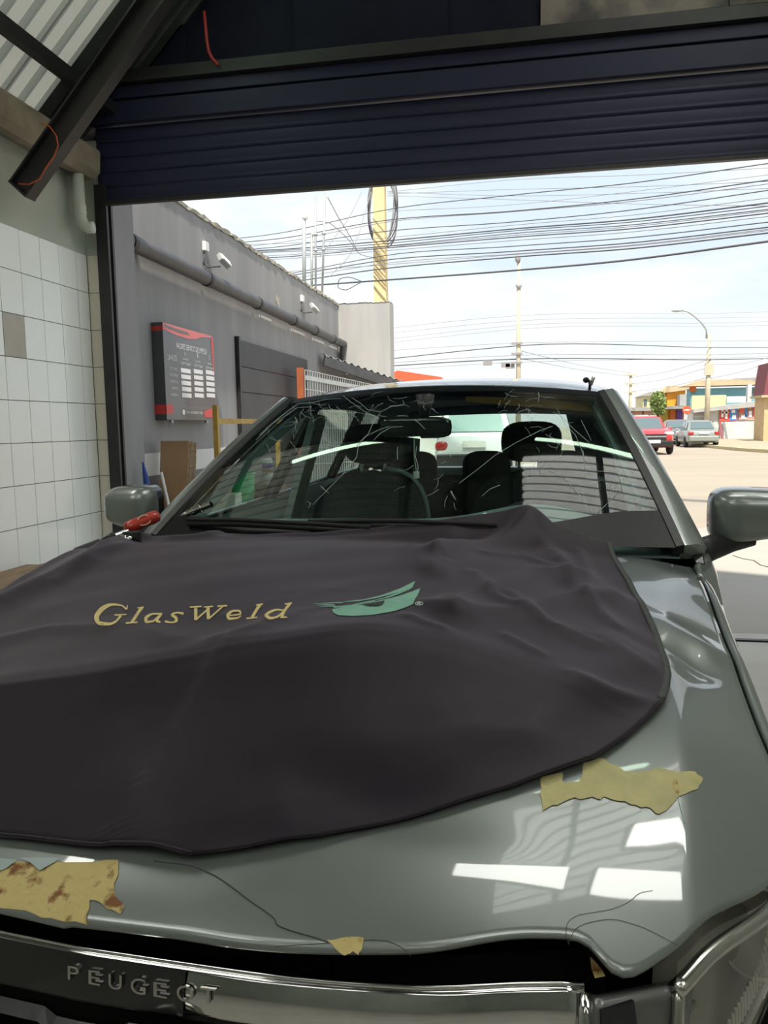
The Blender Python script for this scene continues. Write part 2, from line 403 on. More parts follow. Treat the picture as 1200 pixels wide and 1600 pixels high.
# --- sloping truss member that ends in front of the plaster, with its wire
tm = thing('truss_member', 'black steel truss member sloping up from the gutter', 'steel beam', (-2.9, 4.3, 2.8))
p0 = atY(38, 302, 4.3); p1 = atY(250, 0, 4.3); dd = p1-p0; p2 = p0+dd*2.2
upn = np.array((-dd[2], 0, dd[0]))/np.linalg.norm(dd)
build('web', MB().beam(p0+upn*.02, p2+upn*.02, .012, .13, upn), MATS['black_steel'], tm)
build('flange', MB().beam(p0+upn*.085, p2+upn*.085, .09, .012, upn), MATS['black_steel'], tm)
build('flange', MB().beam(p0-upn*.045, p2-upn*.045, .09, .012, upn), MATS['dark_steel'], tm)
build('end_plate', MB().beam(p0-dd*.003+upn*.02, p0+dd*.006+upn*.02, .10, .14, upn), MATS['black_steel'], tm)
pts = [atY(*p, 4.22) for p in ((65,192),(78,198),(88,212),(91,228),(84,245),(72,262),(62,280),(45,288),(29,287))]
tag(build('loose_wire', MB().tube(pts, .004, 6), MATS['orange_wire'], None, True), 'orange wire clinging to the sloping truss member', 'wire')
pts = [atY(*p, 5.08) for p in ((319,18),(321,40),(323,62),(326,80),(332,92),(341,101))]
tag(build('hanging_wire', MB().tube(pts, .011, 8), MATS['red_wire'], None, True), 'red wire hanging against the dark gable cladding', 'wire')

# --- gutter along the eave and white drain pipe
gt = thing('eave_gutter', 'stained brown eave gutter above the plaster wall', 'gutter', (-2.95, 4, 3.13))
sec = [(XW, 3.335), (XW, 3.17), (XW+.05, 3.135), (XW+.12, 3.135), (XW+.16, 3.18), (XW+.17, 3.315), (XW+.155, 3.335)]
gm = MB(); gm.prism(sec, lambda x, z: (x, 1.0, z), lambda x, z: (x, 5.12, z)); build('trough', gm, MATS['gutter_brown'], gt, 35)
build('end_cap', MB().prism([(x+(.006 if x > XW else 0), z) for x, z in sec], lambda x, z: (x, 5.12, z), lambda x, z: (x, 5.15, z)), MATS['gutter_brown'], gt, bevel=.008)
dp = thing('drain_pipe', 'white plastic drain pipe bending under the gutter', 'pipe', (-2.97, 5.05, 2.75))
zt = 3.14
pp = [(-2.98,5.0,zt-.006), (-2.98,5.0,2.87), (-2.975,5.005,2.83), (-2.96,5.015,2.80), (-2.935,5.025,2.785), (-2.90,5.03,2.785)]
build('pipe', MB().tube(pp, .04, 16), MATS['pvc_white'], dp, True)
build('socket', MB().tube([(-2.98,5.0,2.865), (-2.98,5.0,2.93)], .045, 16), MATS['pvc_white'], dp, 40)

# --- wooden bench end by the wall
bn = thing('wooden_bench', 'worn plank bench standing against the white tiles', 'bench', (-2.9, 3.6, 0))
for k in range(3):
    build('plank', MB().box(-3.05, -2.72+.012*k, 2.6, 4.28-.01*k, .572-.02*(k+1)+.001, .572-.02*k), MATS['wood'], bn)
for (x, y) in ((-3.0, 4.15), (-2.78, 4.15), (-3.0, 2.75), (-2.78, 2.75)):
    build('leg', MB().box(x-.03, x+.03, y-.03, y+.03, 0, .512), MATS['wood'], bn)

# --- batten lamps under the roof
emit('tube_glow', (0.86,1.0,0.86), 3.0)
emit('diffuser_glow', (0.74,1.0,0.76), 4.2)
def batten(p0, p1, label, wide=False):
    p0, p1 = np.array(p0, float), np.array(p1, float)
    t = thing('batten_lamp', label, 'ceiling lamp', (p0+p1)/2, 'batten lamps under the roof')
    build('lamp_tray', MB().beam(p0, p1, .10, .03), MATS['lamp_white'], t)
    d = (p1-p0)/np.linalg.norm(p1-p0); nrm_ = np.cross(np.cross(d, (0,0,1)), d); nrm_ /= np.linalg.norm(nrm_); sd_ = np.cross(d, nrm_)
    if wide:
        build('lamp_diffuser', MB().beam(p0+d*.02-nrm_*.03, p1-d*.02-nrm_*.03, .085, .035), MATS['diffuser_glow'], t, bevel=.01); return t
    for k in (-1, 1): build('lamp_tube', MB().tube([p0+d*.04-nrm_*.035+sd_*.028*k, p1-d*.04-nrm_*.035+sd_*.028*k], .016, 10), MATS['tube_glow'], t, True)
    return t
batten((-2.36, 4.10, 3.98), (-1.03, 4.62, 5.30), 'opal batten lamp on the slope above the tiled wall', True)
batten((.60, 4.70, 5.28), (1.62, 4.36, 4.26), 'opal batten lamp on the slope above the opposite wall', True)
# --- flat panel lamps over the car; the last three are added fill light
emit('panel_glow', (1.0,1.0,0.93), 8.0)
emit('fill_glow', (1.0,1.0,0.95), 3.2)
def panel_lamp(x0, x1, y0, y1, z, label, glow='panel_glow'):
    t = thing('panel_lamp', label, 'ceiling lamp', ((x0+x1)/2, (y0+y1)/2, z), 'panel lamps over the car')
    build('lamp_housing', MB().box(x0, x1, y0, y1, z, z+.05), MATS['lamp_white'], t, bevel=.008)
    build('lamp_diffuser', MB().box(x0+.02, x1-.02, y0+.02, y1-.02, z-.008, z), MATS[glow], t)
    for x in (lerp(x0, x1, .15), lerp(x0, x1, .85)): build('hanger_rod', MB().tube([(x, (y0+y1)/2, z+.05), (x, (y0+y1)/2, roof_z(x)-.03)], .006, 6), MATS['black_steel'], t, True)
panel_lamp(-.10, 1.0, 2.28, 2.58, 3.6, 'long panel lamp hung above the windscreen')
panel_lamp(1.2, 1.78, 2.28, 2.58, 3.6, 'short panel lamp hung above the opposite fender')
panel_lamp(1.35, 2.0, 2.80, 3.02, 3.6, 'narrow panel lamp hung near the opposite wall')
panel_lamp(-2.4, -1.2, -1.6, -.6, 3.5, 'added square fill lamp near the tiled wall behind the viewer', 'fill_glow')  # unseen lamp added only to light the bay
panel_lamp(.9, 2.1, -1.6, -.6, 3.5, 'added square fill lamp near the opposite wall behind the viewer', 'fill_glow')  # its added counterpart, also just fill light for the bay
panel_lamp(-2.25, -1.95, 1.5, 2.8, 3.5, 'added slim fill lamp out of view alongside the tiled wall')  # added out of view to brighten the tiles
# ================================================================== THE CAR
mat('paint', (0.215,0.235,0.222), .36, .5, col2=(0.20,0.22,0.21), scale=3, coat=1.0)
mat('paint_dull', (0.13,0.132,0.128), .4, .5, coat=.8)
mat('black_plastic', (0.012,0.012,0.013), .5)
mat('gloss_black', (0.008,0.008,0.009), .15, coat=.5)
mat('cavity', (0.003,0.003,0.003), .9, spec=.1)
mat('ceramic_black', (0.005,0.006,0.006), .35, spec=.12)
mat('chrome', (0.62,0.62,0.60), .08, 1.0, col2=(0.50,0.50,0.48), scale=9, bump=.03, bscale=12)
mat('grille_black', (0.010,0.010,0.010), .35)
mat('filler', (0.54,0.48,0.21), .6, col2=(0.42,0.39,0.18), scale=18, bump=.4, bscale=60)
mat('rusty_filler', (0.50,0.40,0.15), .6, col2=(0.17,0.06,0.012), scale=40, lo=.52, hi=.64, bump=.5, bscale=50)
mat('primer', (0.33,0.40,0.39), .4, col2=(0.28,0.35,0.34), scale=10)
mat('crack_dark', (0.06,0.065,0.06), .8)
mat('crack_light', (0.45,0.56,0.51), .4)
mat('dash', (0.17,0.24,0.235), .7, col2=(0.15,0.21,0.21), scale=60, bump=.2, bscale=200)
mat('trim_light', (0.32,0.45,0.46), .6)
mat('seat_fabric', (0.022,0.026,0.03), .9, col2=(0.03,0.034,0.04), scale=30, bump=.3, bscale=150)
mat('headliner', (0.10,0.085,0.07), .9)
mat('rubber', (0.015,0.015,0.015), .8, bump=.2, bscale=60)
mat('alloy', (0.45,0.45,0.45), .3, .9)
mat('lens_red', (0.35,0.01,0.01), .15, coat=.5)
mat('lamp_inner', (0.17,0.165,0.14), .35, .3)
mat('lamp_ribs', (0.45,0.44,0.38), .3, .6)
mat('letter_chrome', (0.55,0.54,0.50), .22, 1.0)
glass('windshield_glass', (0.76,0.88,0.83), .95, 1.5)
glass('side_glass', (0.86,0.93,0.90), .8, 1.35)
glass('lamp_glass', (0.88,0.90,0.86), .9, 1.5)

CX, CY, CYAW = -.445, .64, math.radians(-4.22)
_cc, _cs = math.cos(CYAW), math.sin(CYAW)
def T(u, v, z): return (CX+_cc*u-_cs*v, CY+_cs*u+_cc*v, z)
def proj(P):
    d = np.array(P, float)-_eye; z = d@_fw
    return np.array((600+FPX*(d@_rt)/z, 800-FPX*(d@_up)/z))
def invert(F, px, py, g):
    """parameters (a, b) of surface F, given in car axes, seen at a photo pixel"""
    a, b = g; tgt = np.array((px, py), float)
    for _ in range(40):
        q = proj(T(*F(a, b))); r = tgt-q
        if r@r < .01: break
        e = 1e-4
        ja = (proj(T(*F(a+e, b)))-q)/e; jb = (proj(T(*F(a, b+e)))-q)/e
        J = np.array((ja, jb)).T
        try: d = np.linalg.solve(J, r)
        except Exception: break
        k = min(1.0, .15/(np.linalg.norm(d)+1e-9)); a += d[0]*k; b += d[1]*k
    return a, b

# --- bonnet surface, with the buckles the impact left in it
ZV, ZZ = [-.05,0,.035,.10,.22,.45,.8,1.1,1.4], [.880,.914,.932,.953,.981,1.015,1.050,1.073,1.092]
def fold_q(u, v, A, B):
    dx, dy = B[0]-A[0], B[1]-A[1]; L = math.hypot(dx, dy)
    al = ((u-A[0])*dx+(v-A[1])*dy)/L; q = ((v-A[1])*dx-(u-A[0])*dy)/L
    return al/L, q
def hood_z(u, v):
    a = abs(u); z = curve1(v, ZV, ZZ) - .042*(a/.66)**2.2*(1-.55*sstep(v, .65, 1.25))
    a0 = .60+.055*min(1, max(0, v/1.1))
    z -= .55*max(0, a-a0)**1.25*(.9+.5*sstep(-v, -.9, -.2))*(1-.65*sstep(v, .85, 1.25))
    z -= .035*sstep(a, .40, .72)*sstep(-v, -.5, -.05)
    if u > 0:
        al, q = fold_q(u, v, (.40,1.02), (.70,.80))          # crease running to the dented edge
        wgt = sstep(al, -.1, .25)*sstep(-al, -1.12, -.98)
        z += wgt*(-.105*min(.022, max(-.022, q)) + .010*math.exp(-((q-.03)/.05)**2))
        al, q = fold_q(u, v, (.50,1.33), (.72,1.02))         # flattened rear corner
        z += -.03*max(0, q)*sstep(al, -.1, .2)
        d2 = ((u-.68)/.055)**2+((v-.77)/.06)**2              # punched-in spot on the shoulder
        z -= .016*math.exp(-d2)
        d3 = ((u-.60)/.09)**2+((v-.72)/.05)**2
        z += .0016*math.exp(-d3)*math.sin(v*60+u*30)
        z += .004*math.exp(-((u-.73)/.05)**2)*math.sin(v*17)
        z -= .010*math.exp(-(((u-.22)/.16)**2+((v-.20)/.045)**2))   # shallow dent near the nose
    z += .0012*math.sin(u*9+1)*math.sin(v*8)
    return z
def hood_front(u):
    a = abs(u); return curve1(a, [0,.2,.34,.46,.498,.53,.575,.625,.69,.76], [0,.010,.032,.078,.088,.068,.105,.172,.258,.40])
def hood_rear(u): return 1.262+.125*(abs(u)/.75)**2
HU = .757
def HOOD(u, v, off=0.0): return (u, v, hood_z(u, v)+off)

car = thing('damaged_car', 'grey hatchback with crumpled bonnet and cracked windscreen inside the garage', 'car', T(0, 2, 0))
NU, NV = 150, 120
def hf(i, j):
    u = -HU+2*HU*i; v = lerp(hood_front(u), hood_rear(u), j**1.0); return (u, v, hood_z(u, v))
hm = MB().grid(hf, NU, NV)
hood = build('bonnet', hm, MATS['paint'], car, True, T, solid=.005, offset=-1)

def patch(name, pix, m, off=.0012, parent=None, g=(.3,.4), label=None, F=HOOD, res=.02, inv=None):
    """bare spot following a surface; its outline is given by points on that surface"""
    uv = []
    for p in pix:
        g = inv(p[0], p[1], g) if inv else invert(F, p[0], p[1], g); uv.append(g)
    bm = bmesh.new(); vs = [bm.verts.new((a, b, 0)) for a, b in uv]; f = bm.faces.new(vs)
    bmesh.ops.triangulate(bm, faces=[f])
    for _ in range(4):
        es = [e for e in bm.edges if e.calc_length() > res]
        if not es: break
        bmesh.ops.subdivide_edges(bm, edges=es, cuts=1); bmesh.ops.triangulate(bm, faces=bm.faces[:])
    me = bpy.data.meshes.new(name)
    for v_ in bm.verts:
        q = F(v_.co.x, v_.co.y); v_.co = T(q[0], q[1], q[2]+off)
    bmesh.ops.recalc_face_normals(bm, faces=bm.faces); bm.to_mesh(me); bm.free()
    me.materials.append(m); me.polygons.foreach_set('use_smooth', [True]*len(me.polygons))
    return build(name, me, None, parent, label=label)
def jag(pts, amp=4, n=3, seed=1, close=True):
    """roughen an outline"""
    rnd = random.Random(seed); out = []
    for i in range(len(pts) if close else len(pts)-1):
        a, b = pts[i], pts[(i+1) % len(pts)]; out.append(a)
        L = math.hypot(b[0]-a[0], b[1]-a[1])
        for k in range(1, n):
            t = k/n; s = min(amp, L*.12)
            out.append((lerp(a[0], b[0], t)+rnd.uniform(-s, s), lerp(a[1], b[1], t)+rnd.uniform(-s, s)))
    if not close: out.append(pts[-1])
    return out
def line_on(name, pix, r, m, parent, F=HOOD, off=.0006, g=(.3,.4), n=5):
    uv = []
    for p in pix: g = invert(F, p[0], p[1], g); uv.append(g)
    k_ = list(range(len(uv))); tt = np.linspace(0, len(uv)-1, (len(uv)-1)*4+1)
    uv = [(curve1(q, k_, [p[0] for p in uv]), curve1(q, k_, [p[1] for p in uv])) for q in tt]
    pts = [T(*F(a, b)) for a, b in uv]
    pts = [(p[0], p[1], p[2]+off) for p in pts]
    return build(name, MB().tube(pts, r, n), m, parent, True)

patch('bare_filler', jag([(845,1215),(878,1208),(882,1225),(905,1222),(912,1192),(935,1186),(958,1196),(975,1206),(1030,1200),(1078,1206),(1098,1216),(1090,1234),(1060,1246),(1030,1273),(1008,1262),(985,1258),(955,1250),(925,1246),(885,1252),(848,1268),(843,1240)], 4, 3, 3), MATS['filler'], parent=hood, g=(.4,.4), label='yellow bare filler patch')
patch('rust_spot', [(1052,1218),(1058,1222),(1062,1240),(1057,1246),(1051,1232)], MATS['rusty_filler'], .0022, hood, (.55,.4))
patch('bare_filler', jag([(-60,1346),(185,1345),(180,1402),(194,1420),(188,1430),(160,1414),(140,1408),(138,1447),(80,1436),(40,1424),(-60,1404)], 4, 3, 5), MATS['rusty_filler'], parent=hood, g=(0,.15), label='rust-stained bare filler patch')
patch('primer_flake', [(30,1344),(95,1344),(84,1352),(62,1364),(48,1352)], MATS['primer'], .003, hood, (0,.2))
patch('primer_flake', [(-40,1352),(-10,1344),(28,1347),(8,1362),(-30,1372)], MATS['primer'], .003, hood, (0,.2))
patch('bare_filler', jag([(511,1470),(540,1466),(568,1467),(566,1484),(560,1494),(553,1488),(545,1492),(538,1495),(524,1484)], 2, 3, 8), MATS['rusty_filler'], parent=hood, g=(.25,.05), res=.01, label='small chipped paint spot')
line_on('paint_crack', [(240,1346),(290,1352),(330,1366),(360,1385),(390,1408),(415,1425),(430,1438),(432,1445),(455,1455),(490,1465),(512,1473)], .0006, MATS['crack_dark'], hood, g=(.1,.2))
line_on('paint_crack', [(890,1478),(884,1462),(886,1445),(900,1432),(930,1426),(960,1420),(985,1408),(1000,1396),(1020,1392)], .00022, MATS['crack_dark'], hood, g=(.45,.2))
line_on('paint_crack', [(888,1475),(900,1452),(930,1440),(965,1438),(1000,1448),(1030,1462),(1058,1478)], .00022, MATS['crack_dark'], hood, g=(.45,.15))
line_on('paint_crack', [(1058,1236),(1063,1262),(1071,1287)], .0006, MATS['crack_light'], hood, g=(.55,.4))
line_on('paint_crack', [(430,1480),(520,1474),(600,1470),(625,1480),(642,1495)], .0003, MATS['crack_dark'], hood, g=(.25,.08))

# --- shell under the bonnet, slam panel and scuttle
build('engine_bay', MB().grid(lambda i, j: (lambda u: (u, lerp(hood_front(u)+.09,1.3,j), hood_z(u, lerp(hood_front(u)+.09,1.3,j))-.05))(lerp(-.72,.72,i)), 30, 12), MATS['cavity'], car, True, T)
slam = MB().grid(lambda i, j: (lerp(-.52,.52,i), hood_front(lerp(-.50,.50,i))*.8+lerp(.055,.02,j), lerp(.885,.74,j)), 40, 3)
build('slam_panel', slam, MATS['cavity'], car, True, T)
cw = MB().grid(lambda i, j: (lerp(-.76,.76,i), hood_rear(lerp(-.76,.76,i))-.03+.13*j, 1.062-.03*math.sin(PI*j)-.035*(2*i-1)**2+.012*j), 40, 6)
build('scuttle', cw, MATS['black_plastic'], car, True, T)

# --- windscreen
def WS(s, t, off=0.0):
    b = (.728*s, 1.292+.115*s*s, 1.102-.016*s*s); p = (.548*s, 2.03+.075*s*s, 1.532-.030*s**2)
    q = [lerp(b[k], p[k], t) for k in range(3)]
    bulge = .028*4*t*(1-t)*(1-.4*s*s)+off
    return (q[0], q[1]-bulge*.5, q[2]+bulge*.86)
wsm = MB().grid(lambda i, j: WS(2*i-1, j), 60, 30)
wsg = build('windscreen', wsm, MATS['windshield_glass'], car, True, T, label='cracked green-tinted glass')
# black ceramic band along the lower edge, dark shade band along the top
build('glass_band', MB().grid(lambda i, j: WS(2*i-1, .085*j*(1+.35*abs(2*i-1)**3+.7*sstep(2*i-1, .50, .9)), .001), 60, 3), MATS['ceramic_black'], wsg, True, T)
build('glass_band', MB().grid(lambda i, j: WS(2*i-1, 1-.05*j, .001), 60, 2), MATS['ceramic_black'], wsg, True, T)
# --- roof
RV = [2.03, 2.25, 2.6, 3.0, 3.4, 3.75]; RZ = [1.532, 1.563, 1.588, 1.592, 1.575, 1.535]; RW = [.548, .562, .58, .59, .575, .53]
def ROOF(s, r):
    vv = lerp(2.03, 3.75, r); hw = curve1(vv, RV, RW); z = curve1(vv, RV, RZ)
    return (hw*s, vv+.075*s*s*(1-r), z-.030*s*s-.018*abs(s)**8)
roof = build('roof_panel', MB().grid(lambda i, j: ROOF(2*i-1, j), 48, 40), MATS['paint'], car, True, T, solid=.02, offset=-1)
build('headliner', MB().grid(lambda i, j: (lambda p: (p[0]*.97, p[1], p[2]-.035))(ROOF(2*i-1, j)), 16, 16), MATS['headliner'], car, True, T)
def sweep(path, sec):
    """section sec(k)-> list of points around path station k"""
    n = len(sec(0)); m = path; mb = MB(); vs = [p for k in range(m) for p in sec(k)]
    fs = [(k*n+i, k*n+(i+1) % n, (k+1)*n+(i+1) % n, (k+1)*n+i) for k in range(m-1) for i in range(n)]
    fs += [tuple(range(n))[::-1], tuple(range((m-1)*n, m*n))]
    return mb.add(vs, fs)
def belt(v): return curve1(v, [1.2,1.6,2.5,3.3,4.1], [1.045,1.075,1.105,1.135,1.165])
NP = 24
def pillar_edges(s, t):
    """glass edge, black seal, outer silver edge, door frame edge"""
    e = np.array(WS(s, t)); sg = s
    k = 1-t
    return e, e+np.array((sg*.016, .004, .005)), e+np.array((sg*(.060+.014*k), .030+.015*k, .002-.006*k)), e+np.array((sg*(.070+.020*k), .075+.04*k, -.020-.012*k))
for s in (-1, 1):
    def seca(k, s=s):
        e, b, c, d = pillar_edges(s, k/(NP-1)); return [e+(-s*.004,-.002,.004), b+(0,0,.004), b+(0,.01,-.02), e+(-s*.012,.012,-.02)]
    build('windscreen_seal', sweep(NP, seca), MATS['black_plastic'], car, 50, T)
    def secb(k, s=s):
        e, b, c, d = pillar_edges(s, k/(NP-1)); m_ = (b+c)/2+np.array((s*.004,-.004,.008)); return [b+(0,0,.002), m_, c, c+(-s*.01,.0,-.03), b+(-s*.012,.02,-.035)]
    build('windscreen_pillar', sweep(NP, secb), MATS['paint'], car, 50, T)
    def secc(k, s=s):
        e, b, c, d = pillar_edges(s, k/(NP-1)); return [c+(0,.004,-.002), d, d+(-s*.012,.01,-.02), c+(-s*.02,.02,-.03)]
    build('door_frame', sweep(NP, secc), MATS['gloss_black'], car, 50, T)
    # inner trim of the pillar
    def secd(k, s=s):
        e, b, c, d = pillar_edges(s, k/(NP-1)); return [e+(-s*.03,.03,-.03), b+(-s*.0,.05,-.04), d+(-s*.02,.03,-.03), e+(-s*.03,.08,-.05)]
    build('pillar_trim', sweep(NP, secd), MATS['dash'], car, 50, T)
    # roof rail from the pillar head to the tail
    def secr(k, s=s):
        p = np.array(ROOF(s, k/(NP-1))); return [p+(-s*.01,0,.002), p+(s*.012,0,-.002), p+(s*.04,0,-.045), p+(s*.03,0,-.065), p+(-s*.02,0,-.045)]
    build('roof_rail', sweep(NP, secr), MATS['paint'], car, 50, T)

# --- dark trim round the tailgate glass
for s in (-1, 1):
    build('rear_trim', MB().add([(s*.405,3.765,1.478),(s*.485,4.07,1.15),(s*.80,4.0,1.13),(s*.74,3.60,1.16),(s*.60,3.66,1.49)], [(0,1,2,3,4)]), MATS['seat_fabric'], car, False, T, solid=.012, offset=0)
build('rear_header', MB().grid(lambda i, j: (lerp(-.58,.58,i), lerp(3.70,3.775,j), lerp(1.51,1.462,j)-.02*(2*i-1)**2), 12, 2), MATS['seat_fabric'], car, True, T, solid=.012, offset=0)

# --- body sides
AX_F, AX_R, WR = .70, 3.32, .315
def bw(v): return curve1(v, [.30,.45,.7,1.1,2.0,3.2,3.8,4.12], [.835,.862,.88,.888,.892,.888,.86,.80])
def side_prof(v):
    W_ = bw(v)
    if v < 1.42:
        zt_ = hood_z(HU, min(v, 1.36))-.004; u0 = HU+.010
    else:
        zt_ = belt(v); u0 = .80 if v < 3.5 else lerp(.80, .72, (v-3.5)/.62)
    k = sstep(v, 1.28, 1.5); zt_ = lerp(hood_z(HU, min(v, 1.36))-.004, belt(v), k); u0 = lerp(HU+.010, u0, k)
    W0 = W_-.892
    return [(u0, zt_), (u0+.014, zt_-.008), (u0+.032, zt_-.05), (lerp(u0, W_, .5), zt_-.12), (W_-.012, zt_-.27), (W_, .66), (W_-.004, .52), (W_-.02, .38), (W_-.045, .24)]
def arch(v):
    z = .0
    for ax in (AX_F, AX_R):
        d = abs(v-ax)
        if d < .36: z = max(z, .31+math.sqrt(.36**2-d*d))
    return z
vs_ = sorted(set([round(x, 4) for x in list(np.linspace(.40, 4.12, 80))]+[AX_F-.36, AX_F+.36, AX_R-.36, AX_R+.36]))
def panel(name, v0, v1, m, s):
    st = [v for v in vs_ if v0-.001 <= v <= v1+.001]
    if st[0] > v0: st = [v0]+st
    if st[-1] < v1: st = st+[v1]
    rows = []
    for v in st:
        za = arch(v); rows.append([(s*u, v, max(z, min(za, .9))) for u, z in side_prof(v)])
    n = len(rows[0]); mb = MB(); mb.add([p for r in rows for p in r], [(k*n+i, k*n+i+1, (k+1)*n+i+1, (k+1)*n+i) for k in range(len(rows)-1) for i in range(n-1)])
    return build(name, mb, m, car, 40, T, solid=.012, offset=1 if s < 0 else -1)
for s in (-1, 1):
    panel('fender', .40, 1.30, MATS['paint'], s)
    d1 = panel('front_door', 1.308, 2.44, MATS['paint'], s)
    d2 = panel('rear_door', 2.448, 3.28, MATS['paint'], s)
    panel('rear_quarter', 3.288, 4.12, MATS['paint'], s)
    for d_, v in ((d1, 2.28), (d2, 3.12)):
        build('door_handle', MB().tube([T(s*.885, v-.1, .93), T(s*.915, v-.08, .935), T(s*.915, v+.06, .94), T(s*.885, v+.08, .94)], .012, 8), MATS['paint_dull'], d_, True)
    # side glass with its pillars
    def rail(v):
        r = (v-2.03)/1.72; p = np.array(ROOF(s, min(1, max(0, r)))); return p+np.array((s*.034, 0, -.052))
    def top_at(v):
        if v <= 2.12:
            best = None
            for k in range(41):
                q = pillar_edges(s, k/40)[3]
                if best is None or abs(q[1]-v) < abs(best[1]-v): best = q
            return np.array((best[0], v, best[2]))
        r = (v-2.105)/(3.75-2.105)
        return rail(v)
    def gpane(v0, v1, par, nm='side_window'):
        a = [np.array((s*(.795 if v < 3.5 else .78), v, belt(v)+.002)) for v in np.linspace(v0, v1, 18)]
        b = [top_at(v) for v in np.linspace(v0, v1, 18)]
        mb = MB().strip(a, b); return build(nm, mb, MATS['side_glass'], par, True, T)
    gpane(1.56, 2.40, d1); gpane(2.50, 3.25, d2); gpane(3.31, 3.62, car, 'quarter_window')
    for (v, w_, vt) in ((2.45, .06, 2.45), (3.29, .05, 3.27)):
        a = np.array((s*.80, v, belt(v))); b = rail(vt)+np.array((0, 0, .01))
        build('side_pillar', MB().beam(a, b, w_, .035, (s, 0, 0)), MATS['gloss_black'], car, False, T)
    a, b = np.array((s*.76, 3.92, belt(3.9))), np.array(ROOF(s, 1))+np.array((s*.02, -.06, -.04))
    build('rear_pillar', MB().beam(a, b, .22, .05, (s, .3, 0)), MATS['paint'], car, False, T)
# --- tailgate
tg = build('tailgate', MB().grid(lambda i, j: (lerp(-.72,.72,i), lerp(4.10,4.16,j)-.05*(2*i-1)**2+.03*math.sin(PI*j), lerp(1.14,.62,j)), 16, 10), MATS['paint'], car, True, T, solid=.03, offset=0)
build('rear_window', MB().grid(lambda i, j: (lerp(lerp(-.42,.42,i), lerp(-.50,.50,i), j), lerp(3.77,4.08,j)-.04*(2*i-1)**2, lerp(1.475,1.16,j)-.02*(2*i-1)**2), 14, 6), MATS['side_glass'], tg, True, T)
build('rear_bumper', MB().grid(lambda i, j: (lerp(-.84,.84,i), 4.17-.12*(2*i-1)**4+.04*math.sin(PI*j), lerp(.62,.28,j)), 20, 8), MATS['paint_dull'], car, True, T, solid=.03, offset=0)
build('underbody', MB().box(-.74, .74, .12, 4.05, .22, .34), MATS['cavity'], car, False, T)
for s in (-1, 1):
    build('tail_light', MB().grid(lambda i, j: (s*lerp(.60,.80,i), 4.13-.16*i*i, lerp(1.05,.82,j)), 6, 6), MATS['lens_red'], car, True, T, solid=.03, offset=0)
    for ax in (AX_F, AX_R):
        w_ = build('wheel', MB().lathe((s*.70, ax, WR), [(.20,0),(.29,.01),(WR,.04),(WR,.17),(.29,.2),(.20,.2)], (s,0,0), 32), MATS['rubber'], car, 40, T)
        build('rim', MB().lathe((s*.885, ax, WR), [(.205,0),(.20,.012),(.17,.0),(.05,.012),(.02,.02)], (s,0,0), 24), MATS['alloy'], w_, 40, T)
# --- door mirrors
for s in (-1, 1):
    mm = MB()
    def mshell(i, j, s=s):
        # housing: rounded block, taller at the outer end, cut square at the back
        ph = 2*PI*i; t = PI*.5*j
        cy, sy = math.cos(ph), math.sin(ph)
        def sq(x, p): return math.copysign(abs(x)**p, x)
        r = math.sin(t)**.55
        hx = .086 if s < 0 else .112; x = sq(cy, .5)*hx*r; z = sq(sy, .5)*.070*r
        z *= (1.0-.30*(x/hx)) if z < 0 else (1.0-.05*(x/hx))
        return (s*(.826+hx+x), 1.60-.085*math.cos(t)**.9, 1.152+z)
    mm.grid(mshell, 40, 14)
    mo = build('door_mirror', mm, MATS['paint'], car, 60, T)
    build('mirror_rim', MB().grid(lambda i, j: (lambda p: (p[0], 1.60+.035*j, p[2]))(mshell(i, 1.0)), 40, 2), MATS['gloss_black'], mo, 60, T)
    build('mirror_glass', MB().add([(lambda p: (p[0]*1.0, 1.625, p[2]))(mshell(k/40, .98)) for k in range(40)], [tuple(range(40))]), MATS['chrome'], mo, False, T)
    build('mirror_arm', MB().tube([(s*.775,1.50,1.055),(s*.82,1.54,1.066),(s*.88,1.575,1.085),(s*.93,1.585,1.098)], [.038,.034,.032,.03], 14), MATS['black_plastic'], mo, True, T)
    build('mirror_foot', MB().prism([(1.40,1.050),(1.60,1.058),(1.58,1.105),(1.50,1.098)], lambda v, z: (s*.765, v, z), lambda v, z: (s*.795, v, z-.004)), MATS['gloss_black'], mo, False, T, bevel=.006)
# --- grille, chrome bar with raised letters, badge, bumper, headlamps
def bar_v(u): return hood_front(u)*.72+.030
def BAR(u, b, off=0.0): return (u, bar_v(u)-.012*b-off*.9, .870-.047*b+off*.3)
grille = build('grille', MB().grid(lambda i, j: (lerp(-.50,.50,i), bar_v(lerp(-.5,.5,i))-.012+.04*j, lerp(.825,.52,j)), 40, 10), MATS['cavity'], car, True, T)
bar = build('chrome_bar', MB().grid(lambda i, j: BAR(lerp(-.50,.50,i), j, .004*math.sin(PI*j)), 60, 6), MATS['chrome'], car, True, T, solid=.008, offset=0)
build('bar_edge', MB().tube([BAR(lerp(-.50,.50,k/50), -.02, .004) for k in range(51)], .0028, 6), MATS['chrome'], bar, True, T)
build('bar_backing', MB().grid(lambda i, j: BAR(lerp(-.50,.12,i), lerp(.06,.94,j), .0095), 40, 2), MATS['gloss_black'], bar, True, T)
for s in (-1, 1):
    build('grille_frame', MB().tube([BAR(s*.50, .1), BAR(s*.503, .6), (s*.502, bar_v(.5)-.018, .80), (s*.490, bar_v(.5)-.012, .72), (s*.45, bar_v(.45)+.0, .56)], [.008,.011,.012,.011,.01], 10), MATS['chrome'], grille, True, T)
